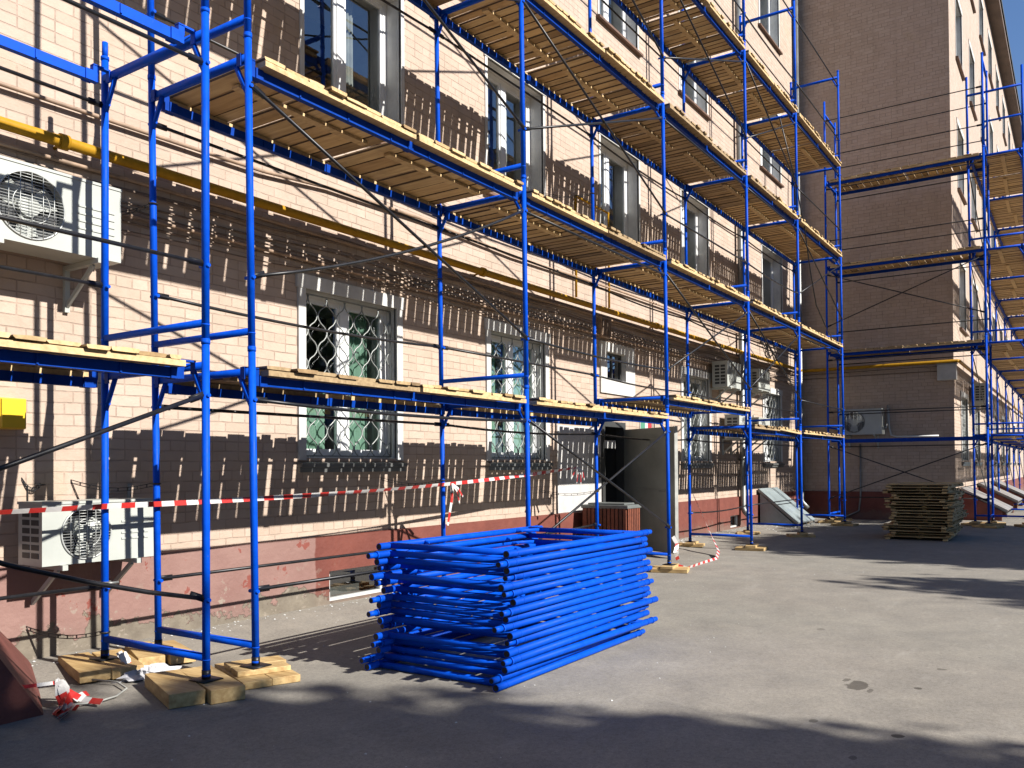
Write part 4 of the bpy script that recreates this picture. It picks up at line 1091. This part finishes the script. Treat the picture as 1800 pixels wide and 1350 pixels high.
tape('barrier_tape', 'thin trodden tape trailing along the maroon parapet over the asphalt', [(-1.5, .45, .02), (-1.2, .42, -.1), (-1.02, .45, -.12)], .02, .2)
m = MB(); m.path([(-1.02, .36, -.235), (-.86, .3, -.245), (-.72, .33, -.245), (-.6, .42, -.24), (-.55, .6, -.235), (-.62, .8, -.23)], .006, 6)
tag(m.build('ground_string', M['cream'], None, True), 'pale string curling over the asphalt beside the maroon parapet', 'string')
bundle('torn barrier tape lying over the rear timber blocks', (-.36, .86, -.13), 4, .3, 9, (-1.6, -.2))
# crumpled bag
m = MB(); rn = random.Random(6); n1, n2 = 10, 26; vv = []
for i in range(n1):
    for j in range(n2):
        a = i / (n1 - 1) * PI * .5; b_ = 2 * PI * j / n2; k_ = 1 + .22 * math.sin(3 * b_ + 1.3 * i) + .14 * math.sin(7 * b_ - i) + rn.uniform(-.07, .07)
        vv.append((-.30 + .20 * math.cos(b_) * math.cos(a) * k_, .66 + .085 * math.sin(b_) * math.cos(a) * k_, gz(.66) + .002 + .06 * math.sin(a) * (.75 + .3 * math.sin(5 * b_ + i) + .25 * rn.random())))
ff = [(i * n2 + j, i * n2 + (j + 1) % n2, (i + 1) * n2 + (j + 1) % n2, (i + 1) * n2 + j) for i in range(n1 - 1) for j in range(n2)]
m.add(vv, ff); tag(m.build('plastic_bag', M['rag']), 'crumpled white plastic bag between the timber blocks', 'plastic bag')

# debris: plaster crumbs and chips along the house and round the pile
m = MB(); rn = random.Random(77)
def crumb(x, y, s):
    z = gz(y) + .001; v = []
    for k in range(5):
        a = 2 * PI * k / 5 + rn.uniform(-.4, .4); v.append((x + s * math.cos(a) * rn.uniform(.6, 1.2), y + s * math.sin(a) * rn.uniform(.6, 1.2), z))
    v.append((x, y, z + s * rn.uniform(.3, .8))); m.add(v, [(k, (k + 1) % 5, 5) for k in range(5)])
for _ in range(520): crumb(rn.uniform(-1, 18.4), YW - .05 - abs(rn.gauss(0, .16)), rn.uniform(.004, .016))
for _ in range(160): crumb(rn.uniform(-1.2, 9), rn.uniform(-2.6, 1.4), rn.uniform(.003, .009))
for _ in range(120): crumb(rn.gauss(9.6, .5), YW - .1 - abs(rn.gauss(0, .15)), rn.uniform(.01, .03))
for _ in range(110): crumb(rn.gauss(16, 1.5), rn.gauss(.9, .4), rn.uniform(.006, .025))
o = m.build('debris', M['greyplaster']); o['kind'] = 'stuff'
o['label'] = 'pale plaster crumbs scattered along the foot of the house'; o['category'] = 'debris'

# ------------------------------------------------------------------ trees (behind and beside the camera: they throw the shade on the road)
def tree(label, x, y, blobs, trunk_h, nleaf, size, seed):
    rn = random.Random(seed); t = thing('tree', label, 'tree', (x, y, GZ), 'yard trees opposite the facade'); world(t)
    m = MB(); m.path([(x, y, GZ), (x + .1, y, GZ + trunk_h * .5), (x, y + .1, GZ + trunk_h)], .26, 10, .15)
    for (bx, by, bz, rx, ry, rz) in blobs: m.path([(x, y + .1, GZ + trunk_h * .8), ((x + bx) / 2 + .2, (y + by) / 2, bz - rz * .5), (bx, by, bz + rz * .3)], .10, 6, .02)
    m.build('trunk', M['bark'], t, True)
    m = MB(); tot = sum(b[3] * b[4] * b[5] for b in blobs)
    for (bx, by, bz, rx, ry, rz) in blobs:
        k = int(nleaf * rx * ry * rz / tot)
        nc = max(20, k // 9); cl = []
        for _ in range(nc):
            d = Vector((rn.gauss(0, 1), rn.gauss(0, 1), rn.gauss(0, 1))).normalized() * rn.random() ** .34
            cl.append(Vector((bx + d.x * rx, by + d.y * ry, bz + d.z * rz)))
        for _ in range(k):
            c = rn.choice(cl) + Vector((rn.gauss(0, .2), rn.gauss(0, .2), rn.gauss(0, .2)))
            a = Vector((rn.gauss(0, 1), rn.gauss(0, 1), rn.gauss(0, 1))).normalized(); b_ = a.cross(Vector((rn.gauss(0, 1), rn.gauss(0, 1), rn.gauss(0, 1)))).normalized()
            s = size * rn.uniform(.6, 1.3)
            m.quad(c - a * s, c - b_ * s * .5, c + a * s, c + b_ * s * .5)
    m.build('crown', M['leaf'], t)
def shade(xs_, ys_, h, rx, ry, rz):       # crown clump at height h whose shadow centre falls at (xs_, ys_)
    tt = (h - GZ) / .66; return (xs_ + .087 * tt, ys_ - tt, h, rx, ry, rz)
tree('broad leafy tree standing across the yard behind the photographer', -1.6, -16.5,
     [shade(-3.4, -2.3, 7.6, 3.2, 2.2, 1.5), shade(-1.0, -3.2, 7.2, 1.6, 1.7, 1.4), shade(-1.2, -1.2, 7.6, 1.1, .7, .6), shade(-6.8, -2.6, 7.6, 3, 2.2, 1.6), shade(-2.0, -6.4, 7, 3.2, 3.0, 2.4), shade(-2.6, -.5, 7.8, 1.5, .7, .6), shade(.15, -3.9, 6.9, .9, .9, .7), shade(-5.2, -.4, 7.8, 1.8, .8, .6), shade(-.55, -.9, 7.7, .6, .5, .4), shade(-2.1, .25, 7.9, 1.2, .6, .45), shade(-4.6, .4, 7.9, 1.6, .6, .5), shade(-1.0, -.35, 7.9, .55, .45, .4), shade(-1.75, .95, 7.9, .8, .5, .4)], 4.2, 46000, .18, 2)
tree('leafy tree across the yard opposite the bay of deck panels', 13.2, -16.5,
     [shade(12.0, -2.6, 7.2, 2.6, 1.9, 1.5), shade(15.2, -2.8, 7.0, 2.4, 1.9, 1.6), shade(13, -6.5, 7.0, 4.0, 2.6, 2.2), shade(10.0, -3.3, 6.8, .9, 1.1, .8), shade(11.6, -.75, 7.8, 2.0, .8, .6), shade(15.0, -.7, 7.8, 1.9, .8, .6), shade(7.0, -3.6, 6.4, .55, .85, .65), shade(6.5, -4.8, 6.2, .8, .9, .7)], 4, 44000, .18, 5)
for k, (x, y, s_) in enumerate(((30, -31, 1), (42, -33, 1.15), (20, -35, 1.1), (55, -36, 1.2), (7, -34, 1.05))):
    tree('tall distant tree at the far side of the yard, %s from the left' % ORD[(2, 3, 1, 4, 0)[k]], x, y, [(x, y, 8.5 * s_, 3.4, 3.4, 4.2 * s_), (x + 1.8, y, 6.5, 2.4, 2.4, 2.6), (x - 2, y + .5, 6.6, 2.3, 2.3, 2.6)], 4.5, 4200, .3, 30 + k)
# unseen block across the yard, mirrored in the panes, raised to hold back sky light
bt = thing('apartment_building', 'unseen brown brick block across the yard, raised to hold back sky light', 'building', (20, -52, GZ)); world(bt)
m = MB(); m.box(-20, 75, -64, -52, -.5, 22); m.build('wall', M['sillbrown'], bt)
m = MB()
for i in range(22):
    for j in range(6): m.box(-18 + i * 4.2, -16.4 + i * 4.2, -52.001, -51.95, 1.2 + j * 3.1, 2.8 + j * 3.1)
o = m.build('window_row', M['cream'], bt)
m = MB(); m.box(-20.5, 75.5, -64.5, -51.5, 22, 22.6); m.build('roof', M['roofdark'], bt)
for o in list(COL.objects):
    if 'loc' in o.keys(): del o['loc']
